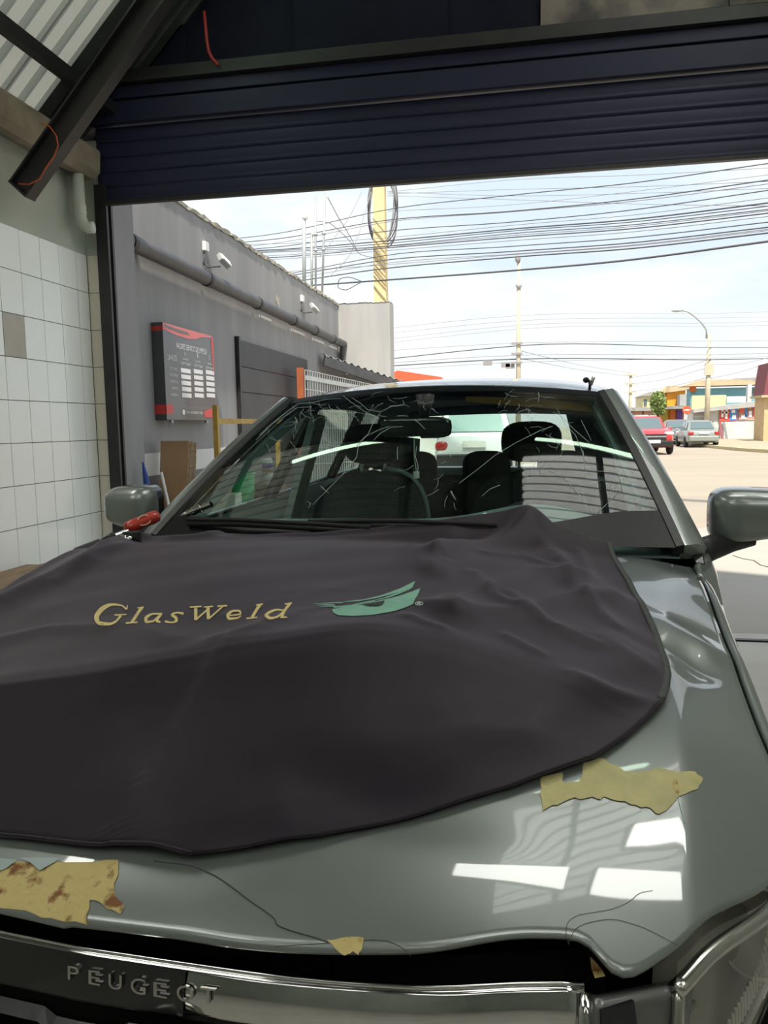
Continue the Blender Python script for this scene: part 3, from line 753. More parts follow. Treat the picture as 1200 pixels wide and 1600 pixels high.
for k in range(7):
    z = .800-.036*k
    build('grille_slat', MB().grid(lambda i, j, z=z: (lerp(-.48,.48,i)*(1-.012*k), bar_v(lerp(-.48,.48,i))-.012-.010*(1-abs(2*j-1)), z-.012*j+.004*math.copysign(1, math.sin(i*34))), 68, 2), MATS['grille_black'], grille, False, T, solid=.006, offset=0)
# raised letters
def text_mb(s, font_shear=0.0):
    cu = bpy.data.curves.new('lettering', 'FONT'); cu.body = s; cu.size = 1.0; cu.shear = font_shear; cu.resolution_u = 4
    o = bpy.data.objects.new('lettering', cu); COL.objects.link(o)
    dg = bpy.context.evaluated_depsgraph_get(); me = bpy.data.meshes.new_from_object(o.evaluated_get(dg))
    vs = [tuple(v.co) for v in me.vertices]; fs = [tuple(p.vertices) for p in me.polygons]
    bpy.data.objects.remove(o); bpy.data.curves.remove(cu); bpy.data.meshes.remove(me)
    return vs, fs
def letter_on(name, ch, F, px0, px1, m, parent, off, depth, guess, bold=0.0):
    """one raised character filling the photo box px0 (lower left) - px1 (upper right) of surface F"""
    vs, fs = text_mb(ch)
    x0 = min(v[0] for v in vs); x1 = max(v[0] for v in vs); y0 = min(v[1] for v in vs); y1 = max(v[1] for v in vs)
    a0 = invert(F, *px0[0], guess); a1 = invert(F, *px0[1], guess); b0 = invert(F, *px1[0], guess); b1 = invert(F, *px1[1], guess)
    top, bot = [], []
    for v in vs:
        i = (v[0]-x0)/(x1-x0); j = (v[1]-y0)/(y1-y0)
        a = lerp(lerp(a0[0], a1[0], i), lerp(b0[0], b1[0], i), j); b = lerp(lerp(a0[1], a1[1], i), lerp(b0[1], b1[1], i), j)
        top.append(F(a, b, off+depth)); bot.append(F(a, b, off))
    n = len(vs); mb = MB(); mb.add(top+bot, list(fs)+[tuple(i+n for i in f[::-1]) for f in fs])
    cnt = {}
    for f in fs:
        for k in range(len(f)):
            e = (f[k], f[(k+1) % len(f)]); cnt[e] = 1
    sides = [(a, b) for (a, b) in cnt if (b, a) not in cnt]
    mb.f += [(a, b, b+n, a+n) for a, b in sides]
    return build(name, mb, m, parent, False, T)
lx = [('P',118,135,1524,1502),('E',150,168,1531,1508.5),('U',181,201,1538,1514.5),('G',215,238,1545,1520),('E',250,271,1550,1526.5),('O',286,311,1556,1531),('T',322,346,1559,1535)]
for ch, x0, x1, yb_, yt_ in lx:
    sl = .13
    letter_on('letter', ch, BAR, ((x0, yb_-1), (x1, yb_+(x1-x0)*sl)), ((x0, yt_), (x1, yt_+(x1-x0)*sl)), MATS['letter_chrome'], bar, .0095, .004, (.05,.5))
# maker's badge, only its upper rim in view
BU = .088
bd = build('badge', MB().lathe((BU, bar_v(BU)-.030, .772), [(.046,0),(.049,.006),(.043,.014),(.036,.010)], (0,-1,.15), 40, True), MATS['grille_black'], car, 40, T)
build('badge_relief', MB().tube([(BU+x, bar_v(BU)-.05, z) for x, z in ((-.040,.800),(-.020,.815),(.006,.820),(.026,.808),(.034,.792),(.018,.782),(.032,.765),(.012,.74))], [.005,.010,.012,.010,.008,.006,.008,.004], 10), MATS['letter_chrome'], bd, True, T)
build('badge_relief', MB().tube([(BU+x, bar_v(BU)-.05, z) for x, z in ((-.034,.79),(-.012,.796),(.004,.785),(-.014,.765),(-.03,.745))], [.004,.007,.008,.007,.004], 10), MATS['letter_chrome'], bd, True, T)

# front bumper: upper nose pieces and lower apron
def nose_v(u): return hood_front(min(.76, abs(u)))
for s in (-1, 1):
    build('bumper_wing', MB().grid(lambda i, j, s=s: (s*lerp(.508,lerp(.60,.56,j),i), bar_v(.5)+lerp(.0,.045,i)-.012-.02*math.sin(PI*j)-.02*j, lerp(.868,.58,j)+.004*math.sin(18*j)), 12, 18), MATS['paint_dull'], car, True, T, solid=.01, offset=0)
    build('wing_strip', MB().tube([(s*.51, bar_v(.5)-.025, .815), (s*.56, bar_v(.5)-.002, .822), (s*.605, bar_v(.5)+.045, .835)], .004, 8), MATS['letter_chrome'], car, True, T)
    build('wing_cover', MB().add([(s*.515, bar_v(.5)-.020, .862),(s*.545, bar_v(.5)-.006, .866),(s*.548, bar_v(.5)-.012, .846),(s*.517, bar_v(.5)-.028, .842)], [(0,1,2,3)]), MATS['black_plastic'], car, False, T, solid=.006, offset=1)
apron = MB().grid(lambda i, j: (lerp(-.86,.86,i), -.06+.46*abs(2*i-1)**3.2-.05*math.sin(PI*j)+.04*j, lerp(.60,.20,j)), 44, 10)
build('front_bumper', apron, MATS['paint_dull'], car, True, T, solid=.02, offset=0)
patch('chipped_edge', [(922,1496),(930,1504),(940,1516),(946,1527),(930,1530),(924,1515)], MATS['rusty_filler'], .001, hood, (.5,.08), F=lambda u, v: (u, v, .888), res=.01)

for s in (-1, 1):
    # lamp edge follows the bonnet corner; lower edge runs along the bumper
    def LAMP(i, j, off=0.0, s=s):
        u = lerp(.585, .775, i); vt = hood_front(u)-.004; zt_ = hood_z(u, hood_front(u))-.012
        ub, vb, zb = lerp(.555, .868, i), lerp(.055, .62, i**1.15), lerp(.615, .80, i)
        b = .022*math.sin(PI*j)*(.6+.4*math.sin(PI*i))+off
        k = j**.92
        return (s*(lerp(u, ub, k)+b*.35), lerp(vt, vb, k)-b*.75-.01*j, lerp(zt_, zb, k)+b*.45)
    hl = build('headlamp', MB().grid(lambda i, j: LAMP(i, j, -.05+.02*math.sin(9*i)), 24, 12), MATS['lamp_inner'], car, True, T)
    build('lamp_lens', MB().grid(lambda i, j: LAMP(i, j), 28, 14), MATS['lamp_glass'], hl, True, T)
    build('lamp_rim', MB().tube([LAMP(k/30, .07, .0) for k in range(31)], .0085, 8), MATS['letter_chrome'], hl, True, T)
    build('lamp_rim', MB().tube([LAMP(.02, lerp(.07, 1, k/20), -.002) for k in range(21)], .006, 8), MATS['letter_chrome'], hl, True, T)
    rib = MB()
    for k in range(46):
        i = lerp(.14, .86, k/45); j0, j1 = lerp(.56,.40,k/45)-.14*sstep(k, 22, 28), lerp(.70,.60,k/45)
        rib.tube([LAMP(i, lerp(j0, j1, q/4), -.030) for q in range(5)], .0022, 5)
    build('reflector_ribs', rib, MATS['lamp_ribs'], hl, True, T)
    build('light_guide', MB().tube([LAMP(lerp(.08,.9,k/20), lerp(.80,.70,k/20), -.022) for k in range(21)], .006, 8), MATS['letter_chrome'], hl, True, T)
    build('lamp_bowl', MB().lathe(LAMP(.55, .28, -.045), [(.01,-.03),(.035,-.012),(.05,.012),(.046,.012)], (s*.3,-1,.35), 24, False), MATS['lamp_ribs'], hl, True, T)

# --- cabin
def DASH(i, j):
    s = 2*i-1; u = .735*s; vb = 1.325+.09*s*s
    v = lerp(vb, 1.86, min(1, j/.72)); hump = .055*math.exp(-((u-.36)/.20)**2)
    if j < .72:
        k = j/.72; z = 1.072-.014*s*s + .030*math.sin(k*PI*.55) + hump*sstep(k, .35, .8) - .03*sstep(k, .85, 1)
    else:
        k = (j-.72)/.28; z = 1.072-.014*s*s+.030*math.sin(PI*.55)+hump-.03-.34*k; v = 1.86+.03*math.sin(k*PI)
    return (u, v, z)
dash = build('dashboard', MB().grid(DASH, 50, 40), MATS['dash'], car, True, T)
vent = MB()
for k in range(34):
    u = lerp(.40, .68, k/33); vent.beam((u, 1.43+.08*(u/.7)**2, 1.098+.002*(k % 2)), (u+.01, 1.60, 1.112), .0045, .006)
build('speaker_grille', vent, MATS['trim_light'], dash, False, T)  # pale bars imitate a striped reflection low on the windscreen
build('air_vent', MB().box(.60, .68, 1.50, 1.56, 1.098, 1.118), MATS['black_plastic'], dash, False, T, bevel=.006)
for k in range(3): build('vent_blade', MB().box(.605, .675, 1.505+.018*k, 1.511+.018*k, 1.116, 1.122), MATS['trim_light'], dash, False, T)
sw = build('steering_wheel', MB().tube([(.36+.18*math.cos(a), 2.02-.055*math.sin(a), .98+.16*math.sin(a)) for a in np.linspace(0, 2*PI, 33)], .014, 10), MATS['seat_fabric'], car, True, T)
build('wheel_hub', MB().ell((.36, 2.0, .98), (.07,.03,.06), 14, 8), MATS['seat_fabric'], sw, True, T)
build('wheel_spoke', MB().beam((.20,2.02,.98), (.52,2.02,.98), .02, .03), MATS['seat_fabric'], sw, False, T)
def seat(u, v, nm='front_seat'):
    mb = MB()
    def sh_(i, j):
        ph = 2*PI*i; zz = lerp(.50, 1.215, j); w_ = curve1(j, [0,.3,.7,.9,.98,1.0], [.23,.25,.245,.20,.10,.02])
        th = curve1(j, [0,.5,.9,1.0], [.09,.075,.055,.01])
        c, s_ = math.cos(ph), math.sin(ph); q = lambda x: math.copysign(abs(x)**.6, x)
        return (u+w_*q(c), v+.30*(zz-.5)/.7*.75+th*q(s_), zz)
    mb.grid(sh_, 28, 22)
    st = build(nm, mb, MATS['seat_fabric'], car, True, T)
    build('cushion', MB().ell((u, v-.22, .50), (.25,.27,.10), 18, 10, .6), MATS['seat_fabric'], st, True, T)
    build('headrest', MB().ell((u, v+.255, 1.325), (.125,.05,.085), 18, 12, .65), MATS['seat_fabric'], st, True, T)
    for s in (-1, 1): build('headrest_post', MB().tube([(u+s*.05, v+.25, 1.18), (u+s*.05, v+.255, 1.27)], .007, 6), MATS['alloy'], st, True, T)
    return st
s1 = seat(-.36, 2.28); s2 = seat(.29, 2.40)
build('seat_edge_light', MB().tube([(-.36+x, 2.28+.27-.02, z) for x, z in ((.06,1.222),(.12,1.212),(.17,1.185),(.205,1.14),(.228,1.08),(.24,1.0),(.245,.93))], .010, 8), MATS['trim_light'], s1, True, T)  # pale tube stands in for window light on the seat shoulder
bs = build('rear_bench', MB().grid(lambda i, j: (lerp(-.64,.64,i), 3.18+.16*j+.06*math.sin(2*PI*j), lerp(.45,1.10,j)-.03*(2*i-1)**4), 24, 14), MATS['seat_fabric'], car, True, T, solid=.12, offset=0)
for u in (-.36, .02, .40):
    build('headrest', MB().ell((u, 3.36, 1.17), (.125,.05,.095), 18, 12, .65), MATS['seat_fabric'], bs, True, T)
for s in (-1, 1):
    build('door_card', MB().grid(lambda i, j, s=s: (s*(.785-.02*math.sin(PI*j)-.02*j), lerp(1.42,3.4,i), lerp(belt(lerp(1.42,3.4,i))-.004,.45,j)), 24, 10), MATS['trim_light'], car, True, T)
    build('pillar_cover', MB().beam((s*.755, 2.42, belt(2.45)-.3), np.array(ROOF(s, .23))+np.array((s*.0,-.02,-.08)), .12, .03, (s,0,0)), MATS['dash'], car, False, T)
build('load_cover', MB().box(-.62, .62, 3.45, 4.0, 1.075, 1.09), MATS['trim_light'], car, False, T)
build('cabin_floor', MB().box(-.76, .76, 1.5, 4.0, .34, .36), MATS['seat_fabric'], car, False, T)
rm = build('rear_view_mirror', MB().ell((-.045, 1.925, 1.392), (.122,.018,.036), 24, 10, .45), MATS['gloss_black'], car, True, T)
build('mirror_stem', MB().tube([(-.02,1.93,1.41), (-.015,1.93,1.45), (-.015,1.935,1.50)], [.014,.02,.032], 10), MATS['black_plastic'], rm, True, T)
mat('visor_tan', (0.80,0.42,0.13), .8, col2=(0.62,0.30,0.09), scale=6)
build('sun_visor', MB().grid(lambda i, j: (lerp(.10,.525,i), 2.075+.05*i+.012*j, lerp(1.502-.012*i,1.482-.045*i,j)), 10, 5), MATS['visor_tan'], car, True, T, solid=.012, offset=0)
build('header_trim', MB().grid(lambda i, j: (lerp(-.53,.53,i), 2.05+.06*(2*i-1)**2+.10*j, 1.500-.03*(2*i-1)**2-.012*j), 20, 3), MATS['seat_fabric'], car, True, T)
# small paper tag on a cord under the mirror
tg_ = build('mirror_cord', MB().tube([(-.05,1.92,1.36),(-.052,1.925,1.30),(-.046,1.93,1.245)], .002, 6), MATS['crack_light'], rm, True, T)
build('cord_tag', MB().box(-.056, -.036, 1.929, 1.932, 1.222, 1.246), MATS['crack_light'], rm, False, T)

# --- wipers
for pts in ([WS(-.86,.055,.012), WS(-.60,.04,.022), WS(-.30,.03,.02), WS(-.05,.022,.016)], [WS(-.30,.05,.012), WS(.05,.045,.022), WS(.40,.04,.018)]):
    wp = build('wiper', MB().tube(pts, .009, 8), MATS['black_plastic'], car, True, T)
    q = [np.array(p)+np.array((0,-.004,.012)) for p in pts]
    build('wiper_blade', MB().tube(q, .006, 6), MATS['rubber'], wp, True, T)

# --- cracks in the windscreen
def Z1(*p): return [(400+x*.26667, 600+y*.26667) for x, y in p]
def Z2(*p): return [(680+x*.31667, 600+y*.31667) for x, y in p]
cracks = [Z1((0,330),(60,270),(115,215),(200,150),(250,115),(330,110),(410,90),(500,85)), Z1((20,300),(90,235),(170,190),(240,140),(320,135)),
          Z1((500,540),(560,470),(590,430),(600,360),(660,290),(690,220),(730,170)), Z1((330,710),(420,620),(510,530),(600,480)),
          Z1((560,80),(620,120),(650,150),(700,160),(730,165),(800,130),(870,125)), Z1((390,310),(440,350),(500,340)), Z1((200,335),(240,390),(270,430)),
          Z1((590,360),(640,310),(720,270),(780,250)), Z1((930,210),(960,235),(990,265)), Z1((1140,630),(1150,650),(1170,680)), Z1((60,110),(100,130),(150,150)),
          Z1((510,70),(560,110),(640,165),(700,190)), Z1((690,330),(730,290),(790,255),(860,250)), Z1((830,370),(828,410),(830,445)), Z1((940,370),(935,430),(950,480),(945,550)),
          Z1((380,600),(400,620),(425,640)), Z1((300,690),(320,700),(310,725)), Z1((1000,660),(1040,640),(1070,620)), Z1((120,380),(135,395),(150,410)), Z1((630,810),(645,800),(660,792)),
          Z2((120,490),(200,430),(300,350),(400,290),(520,230),(580,210)), Z2((230,555),(270,520),(320,500)), Z2((600,120),(640,200),(690,250),(720,320),(740,380),(800,430),(900,440)),
          Z2((610,150),(650,190),(690,230),(760,290)), Z2((80,530),(90,552),(100,570)), Z2((510,40),(512,60),(510,90)), Z2((430,500),(470,430),(510,365)), Z2((790,650),(850,590),(905,535)),
          Z2((730,330),(735,400),(745,430)), Z2((720,180),(745,230),(770,280)), Z2((900,440),(915,480),(925,540)), Z2((560,420),(640,470),(720,560),(735,600))]
rnd = random.Random(11)
for cx_, cy_, n_c, sp in ((520,638,20,60), (470,650,14,45), (640,640,16,50), (815,640,22,45), (870,690,14,50), (430,690,10,40), (700,740,10,80)):
    for _ in range(n_c):
        x, y = cx_+rnd.gauss(0, sp*.6), cy_+rnd.gauss(0, sp*.3); a = rnd.uniform(0, 2*PI); L = rnd.uniform(8, 26)
        y = max(y, 618+abs(x-690)*.02)
        cracks.append([(x, y), (x+L*.5*math.cos(a)+rnd.uniform(-2,2), y+L*.4*math.sin(a)), (x+L*math.cos(a+.25), y+L*.8*math.sin(a+.25))])
for i, c in enumerate(cracks):
    g = (0, .6); pts = []; ok = True
    for p in c:
        g = invert(WS, p[0], p[1], g)
        if not (-.97 < g[0] < .97 and .03 < g[1] < .99): ok = False; break
        pts.append(WS(*g, .0012))
    if ok and len(pts) > 1:
        build('crack', MB().tube(pts, .0006 if i < 32 else .0004, 4), MATS['crack_light'], wsg, True, T)

# --- odd bits left on the roof
rp = patch('peeled_tape', [(602,598),(618,594),(634,596),(640,603),(632,607),(622,601),(608,601)], MATS['filler'], .002, roof, (-.1,.02), F=lambda a, b: ROOF(a, b), res=.02)
rc = thing('roof_clip', 'small black clip standing on the corner of the car roof', 'clip', T(.50, 2.22, 1.52))
q0 = T(*ROOF(.93, .07))
build('clip_stem', MB().tube([(q0[0],q0[1],q0[2]-.004), (q0[0]+.002,q0[1],q0[2]+.02), (q0[0]-.003,q0[1],q0[2]+.034)], .005, 8), MATS['black_plastic'], rc, True)
build('clip_pad', MB().ell((q0[0]-.012,q0[1],q0[2]+.034), (.011,.012,.010), 12, 8), MATS['rubber'], rc, True)
build('clip_pad', MB().tube([(q0[0]+.004,q0[1],q0[2]+.016), (q0[0]+.014,q0[1],q0[2]+.044)], .006, 8), MATS['alloy'], rc, True)
# ================================================================== FENDER COVER LYING OVER THE BONNET
mat('cover_cloth', (0.0098,0.0070,0.0118), .5, col2=(0.0130,0.0088,0.0128), scale=2.2, bump=.05, bscale=500, spec=.16)
MATS['cover_cloth'].node_tree.nodes['Principled BSDF'].inputs['Sheen Weight'].default_value = .25
MATS['cover_cloth'].node_tree.nodes['Principled BSDF'].inputs['Sheen Tint'].default_value = (.8,.68,.8,1)
mat('hem_cloth', (0.055,0.058,0.052), .7, bump=.3, bscale=300)
mat('gold_print', (0.66,0.53,0.22), .6, col2=(0.58,0.46,0.18), scale=30)
mat('green_print', (0.20,0.42,0.30), .6, col2=(0.17,0.37,0.27), scale=20)
mat('dark_print', (0.02,0.02,0.02), .7)
def base_z(u, v):
    a = abs(u); uc = max(-HU, min(HU, u)); z = hood_z(uc, min(v, 1.30))
    e = max(0, a-HU); z -= .22*e+2.2*e*e
    s = u/.73; zw = 1.102-.016*s*s+(v-(1.292+.115*s*s))*.74
    k = .02; m_ = max(z, zw); return m_+k*math.log(math.exp((z-m_)/k)+math.exp((zw-m_)/k))-.004
def B0(u, v, off=0): return (u, v, base_z(u, v)+.012+off)
def inv_list(pix, F, g):
    out = []
    for p in pix: g = invert(F, p[0], p[1], g); out.append(g)
    return out
RB = inv_list([(300,1340),(400,1325),(500,1307),(600,1285),(700,1259),(800,1230),(880,1203),(930,1185),(980,1150),(1015,1120),(1038,1097)], B0, (0,.15))
RE = inv_list([(1045,1080),(1048,1062),(1043,1035),(1030,1000),(1012,962),(990,930),(972,905),(958,880)], B0, (.55,.6))
RIGHT = sorted([(v, u) for u, v in RB+RE]); 
_rv = [p[0] for p in RIGHT]; _ru = [p[1] for p in RIGHT]
V0 = RB[0][1]; V1 = RE[-1][1]
def u_right(v): return float(np.interp(v, _rv, _ru))
TOP = inv_list([(155,850),(215,858),(300,848),(400,848),(500,842),(600,834),(700,822),(760,812),(800,806),(825,803),(845,812),(870,828),(905,838),(940,846)], B0, (-.7,1.35))
TOP = sorted(TOP); _tu = [p[0] for p in TOP]; _tv = [p[1] for p in TOP]
def v_top(u): return float(np.interp(u, _tu, _tv))
B5 = lambda u, v: B0(u, v, .045)
RDG = sorted(inv_list([(-60,1130),(60,1110),(180,1092),(260,1074),(360,1052),(480,1035),(580,1022),(680,1020),(780,1030),(870,1048),(960,1070)], B5, (-.4,.6)))
_gu = [p[0] for p in RDG]; _gv = [p[1] for p in RDG]
folds = []
def fold(pix, h, w, g=(0,.8)):
    pts = inv_list(pix, lambda u, v: B0(u, v, .01), g); folds.append((pts, h, w))
fold([(826,812),(812,832),(780,855),(730,880),(680,905)], .020, .034, (.3,1.4))
fold([(835,830),(855,860),(872,885)], .010, .03, (.3,1.4))
fold([(900,905),(840,915),(780,950),(700,985)], .012, .035, (.4,1))
fold([(960,930),(890,950),(800,985),(720,1000)], .010, .03, (.4,.9))
fold([(640,900),(690,960),(720,1000)], .008, .03, (.2,.9))
fold([(205,860),(185,880),(130,925),(60,965),(0,1000)], .022, .035, (-.7,1.2))
fold([(215,858),(270,862),(340,850)], .018, .03, (-.6,1.3))
fold([(150,852),(110,890),(40,930)], .012, .03, (-.8,1.3))
fold([(240,1015),(340,1003),(430,992),(500,985)], .005, .03, (-.3,.8))
fold([(340,1075),(400,1050),(470,1000),(560,985)], .007, .025, (-.2,.7))
fold([(560,1000),(640,985),(720,1010)], .008, .02, (.1,.8))
fold([(100,1000),(180,1030),(260,1070)], .008, .04, (-.5,.8))
fold([(330,855),(420,862),(560,852),(700,838)], .008, .03, (-.3,1.2))
fold([(600,1180),(700,1150),(820,1150)], .006, .04, (.2,.4))
fold([(420,1200),(430,1270),(440,1320)], .004, .03, (.1,.2))
fold([(200,1180),(220,1260),(250,1330)], .005, .04, (-.1,.2))
fold([(880,1000),(940,1010),(1010,1040)], .006, .03, (.45,.8))
fold([(900,1080),(960,1090),(1030,1094)], .008, .02, (.5,.6))
for pix, h, w_, g0 in (([(905,860),(920,900),(915,950)],.006,.014,(.45,1.2)), ([(870,870),(900,930),(960,985)],.006,.016,(.42,1.1)), ([(760,890),(820,885),(880,900)],.006,.014,(.35,1.15)),
        ([(740,930),(770,965),(830,985)],.006,.014,(.3,1.0)), ([(700,920),(690,950),(660,975)],.005,.012,(.25,1.0)), ([(800,960),(860,1000),(930,1020)],.006,.014,(.4,.9)), ([(640,1020),(665,1030),(690,1036)],.005,.012,(.25,.75)),
        ([(790,1024),(815,1036),(842,1048)],.005,.012,(.4,.75)), ([(460,985),(520,970),(600,975)],.004,.012,(.0,.9)), ([(480,1010),(560,995),(620,1000)],.004,.012,(.1,.85)), ([(350,1015),(410,1000),(450,975)],.004,.014,(-.1,.85)),
        ([(60,900),(110,880),(165,868)],.006,.016,(-.8,1.2)), ([(90,960),(150,915),(200,890)],.006,.016,(-.7,1.1)), ([(0,1060),(80,1040),(160,1045)],.006,.02,(-.6,.7)), ([(690,885),(680,915),(675,945)],.006,.015,(.25,1.1))):
    fold(pix, h, w_, g0)
_t0 = inv_list([(140,965),(300,962),(460,955),(560,945),(668,925)], lambda u, v: B0(u, v, .05), (-.5,.9))
def seg_d(u, v, pts):
    best = 9.
    for (a, b), (c, d) in zip(pts[:-1], pts[1:]):
        dx, dy = c-a, d-b; L2 = dx*dx+dy*dy+1e-12; t = max(0, min(1, ((u-a)*dx+(v-b)*dy)/L2))
        best = min(best, math.hypot(u-a-t*dx, v-b-t*dy))
    return best
def cloth_lift(u, v):
    vr = float(np.interp(u, _gu, _gv)); ur = u_right(max(V0, min(V1, v)))
    edge = sstep(ur-u, 0.0, .10)
    H = .070*sstep(-u, -.62, -.10)+.018
    d = v-vr
    if d < 0:
        vb_ = V0 if u < RB[0][0] else float(np.interp(u, [p[0] for p in RB], [p[1] for p in RB]))
        k = max(0, 1+d/max(.05, vr-vb_)); b = H*(.55*k+.45*k**3)
    else:
        b = H*(.74+.26*math.exp(-(d/.10)**1.3))*(1-.75*sstep(v, .95, 1.3))
    # rounded crest
    b -= H*.06*math.exp(-(d/.02)**2)
    z = b*edge
    calm = 1-.92*math.exp(-(seg_d(u, v, _t0)/.085)**4)
    for pts, h, w_ in folds:
        dd_ = seg_d(u, v, pts)
        if dd_ < 3*w_: z += 1.15*h*math.exp(-(dd_/w_)**1.5)*(.35+.65*sstep(ur-u, -.01, .06))*calm
    z += calm*.0022*math.sin(13*u+5*v)*math.sin(9*v-4*u+1)+calm*.0012*math.sin(31*u-17*v)*math.sin(23*v+11*u)
    return z
def CLOTH(u, v, off=0.0): return (u, v, base_z(u, v)+.012+cloth_lift(u, v)+off)
def cl(i, w):
    vn = lerp(V0, V1, w); ur = u_right(vn); u = lerp(-1.03, ur, i**.92)
    v = vn+(v_top(u)-V1)*sstep(w, .55, 1.0)
    return CLOTH(u, v)
CN, CM = 210, 170
cover = thing('fender_cover', 'dark fabric fender cover with gold lettering draped over the bonnet', 'cover', T(-.2, .8, 1.0))
cm_ = MB().grid(cl, CN, CM)
sheet = build('cover_sheet', cm_, MATS['cover_cloth'], cover, True, T, solid=.003, offset=1)
W_TIP = (RB[-1][1]-V0)/(V1-V0)
edge_pts = [(lambda p: (p[0]+.001, p[1], p[2]+.003))(cl(1.0, w)) for w in np.linspace(W_TIP, 1, 80)]
e2 = [(lambda p: (p[0]-.011, p[1], p[2]+.005))(cl(1.0, w)) for w in np.linspace(W_TIP, 1, 80)]
build('hem', MB().strip(edge_pts, e2), MATS['hem_cloth'], cover, True, T, solid=.004, offset=0)
b_pts = [(lambda p: (p[0], p[1]-.001, p[2]+.002))(cl(i, 0)) for i in np.linspace(0, 1, 80)]
build('hem', MB().tube(b_pts, .0022, 6), MATS['cover_cloth'], cover, True, T)
# side flap of the cover that reaches the windscreen base beyond the hem
# printed lettering, stroke by stroke on the cloth (units: half pixels of the photograph)
def stroke(pts):
    """flat pen stroke through (x, y, width)"""
    P = []
    n = len(pts); xs = np.array([p[0] for p in pts], float); ys = np.array([p[1] for p in pts], float); ws = np.array([p[2] for p in pts], float)
    if n > 2:
        t = np.linspace(0, n-1, (n-1)*5+1); ii = list(range(n))
        X = [curve1(q, ii, list(xs)) for q in t]; Y = [curve1(q, ii, list(ys)) for q in t]; W_ = [curve1(q, ii, list(ws)) for q in t]
    else:
        t = np.linspace(0, 1, 6); X = [lerp(xs[0], xs[1], q) for q in t]; Y = [lerp(ys[0], ys[1], q) for q in t]; W_ = [lerp(ws[0], ws[1], q) for q in t]
    L, R = [], []
    for k in range(len(X)):
        a, b = max(0, k-1), min(len(X)-1, k+1); dx, dy = X[b]-X[a], Y[b]-Y[a]; l = math.hypot(dx, dy)+1e-9
        nx, ny = -dy/l*W_[k]/2, dx/l*W_[k]/2
        L.append((X[k]+nx, Y[k]+ny)); R.append((X[k]-nx, Y[k]-ny))
    return L, R
PRN = lambda u, v: B0(u, v, .05)
def invert2(px, py, g):
    g0 = invert(PRN, px, py, g); h = cloth_lift(*g0)
    for _ in range(6):
        g0 = invert(lambda u, v: B0(u, v, h), px, py, g0); h = .5*h+.5*cloth_lift(*g0)
    return g0
def on_cloth(pts, g, off):
    out = []
    for x, y in pts:
        g = invert2(100+x/2, 900+y/2, g); out.append(CLOTH(g[0], g[1], off))
    return out, g
glyphs = [('G', [[(196,112,4),(180,99,5),(152,96,8),(122,108,14),(102,136,15),(108,155,12),(138,159,7),(164,150,6),(178,130,9)], [(158,130,5),(196,128,4)], [(196,112,5),(199,99,3)]]),
 ('l', [[(246,105,7),(236,116,9),(216,148,9),(210,156,6)], [(194,157,5),(230,154,5)], [(230,108,4),(250,105,4)]]),
 ('a', [[(304,126,6),(278,126,6),(256,141,10),(258,152,9),(276,150,6),(294,135,5)], [(306,124,7),(290,147,9),(302,153,5)]]),
 ('s', [[(374,125,8),(354,122,5),(338,129,8),(350,138,9),(352,147,8),(336,153,5),(316,150,7)]]),
 ('W', [[(412,106,10),(412,145,10)], [(412,145,5),(456,106,5)], [(450,106,10),(452,143,10)], [(452,143,5),(496,104,5)], [(394,106,5),(430,104,5)], [(438,106,4),(466,104,4)], [(480,104,5),(510,102,5)]]),
 ('e', [[(518,131,4),(552,126,5),(548,116,6),(530,116,6),(512,131,10),(518,141,8),(540,139,6),(554,132,3)]]),
 ('l', [[(616,96,7),(608,104,9),(592,130,9),(587,137,7)], [(570,141,5),(604,138,5)], [(600,99,4),(622,95,4)]]),
 ('d', [[(692,117,5),(668,113,6),(645,120,9),(631,133,10),(645,141,7),(666,136,6),(686,122,4)], [(708,93,7),(700,102,9),(682,132,9),(690,140,4)], [(690,96,4),(713,92,4)], [(676,139,5),(698,138,4)]])]
g = (-.5, .9)
for ch, sts in glyphs:
    mb = MB()
    for k_, st in enumerate(sts):
        L, R = stroke(st); a, g = on_cloth(L, g, .0040+.0002*k_); b, g = on_cloth(R, g, .0040+.0002*k_); mb.strip(a, b)
    build('printed_letter', mb, MATS['gold_print'], sheet, True, T)
CL_off = lambda u, v: CLOTH(u, v, .0)
def logo(pix, m, off): return patch('printed_logo', [(100+x/2, 900+y/2) for x, y in pix], m, off, sheet, (.1,.95), F=CL_off, res=.02, inv=invert2)
logo([(838,112),(862,107),(950,97),(1040,72),(1114,45),(1106,66),(1092,94),(1030,118),(960,131),(900,134),(858,132),(842,124)], MATS['green_print'], .0042)
logo([(868,90),(930,82),(990,68),(1050,46),(1098,22),(1088,44),(1040,60),(980,76),(920,88)], MATS['green_print'], .0042)
logo([(840,104),(900,98),(960,86),(1030,64),(1085,46),(1080,50),(1030,70),(960,91),(900,102),(845,108)], MATS['green_print'], .0042)
logo([(934,97),(960,95),(1002,87),(998,97),(984,104),(955,104),(938,101)], MATS['dark_print'], .0056)
for a_, b_ in (((780,96),(870,92)), ((800,104),(850,103)), ((790,100),(845,98))):
    L, R = stroke([(a_[0], a_[1], 1.2), ((a_[0]+b_[0])/2, (a_[1]+b_[1])/2-1, 2.5), (b_[0], b_[1], 3)]); a, g = on_cloth(L, (.1,.95), .0045); b, g = on_cloth(R, g, .0045)
    build('printed_logo', MB().strip(a, b), MATS['green_print'], sheet, True, T)
for rr in ([(1110+12*math.cos(q), 94+5*math.sin(q), 2) for q in np.linspace(0, 2*PI, 13)], [(1105,97,2),(1106,91,2),(1113,91,2),(1112,94,2),(1107,94,2),(1115,97,2)]):
    L, R = stroke(rr); a, g = on_cloth(L, (.3,.95), .0045); b, g = on_cloth(R, g, .0045)
    build('printed_mark', MB().strip(a, b), MATS['crack_light'], sheet, True, T)

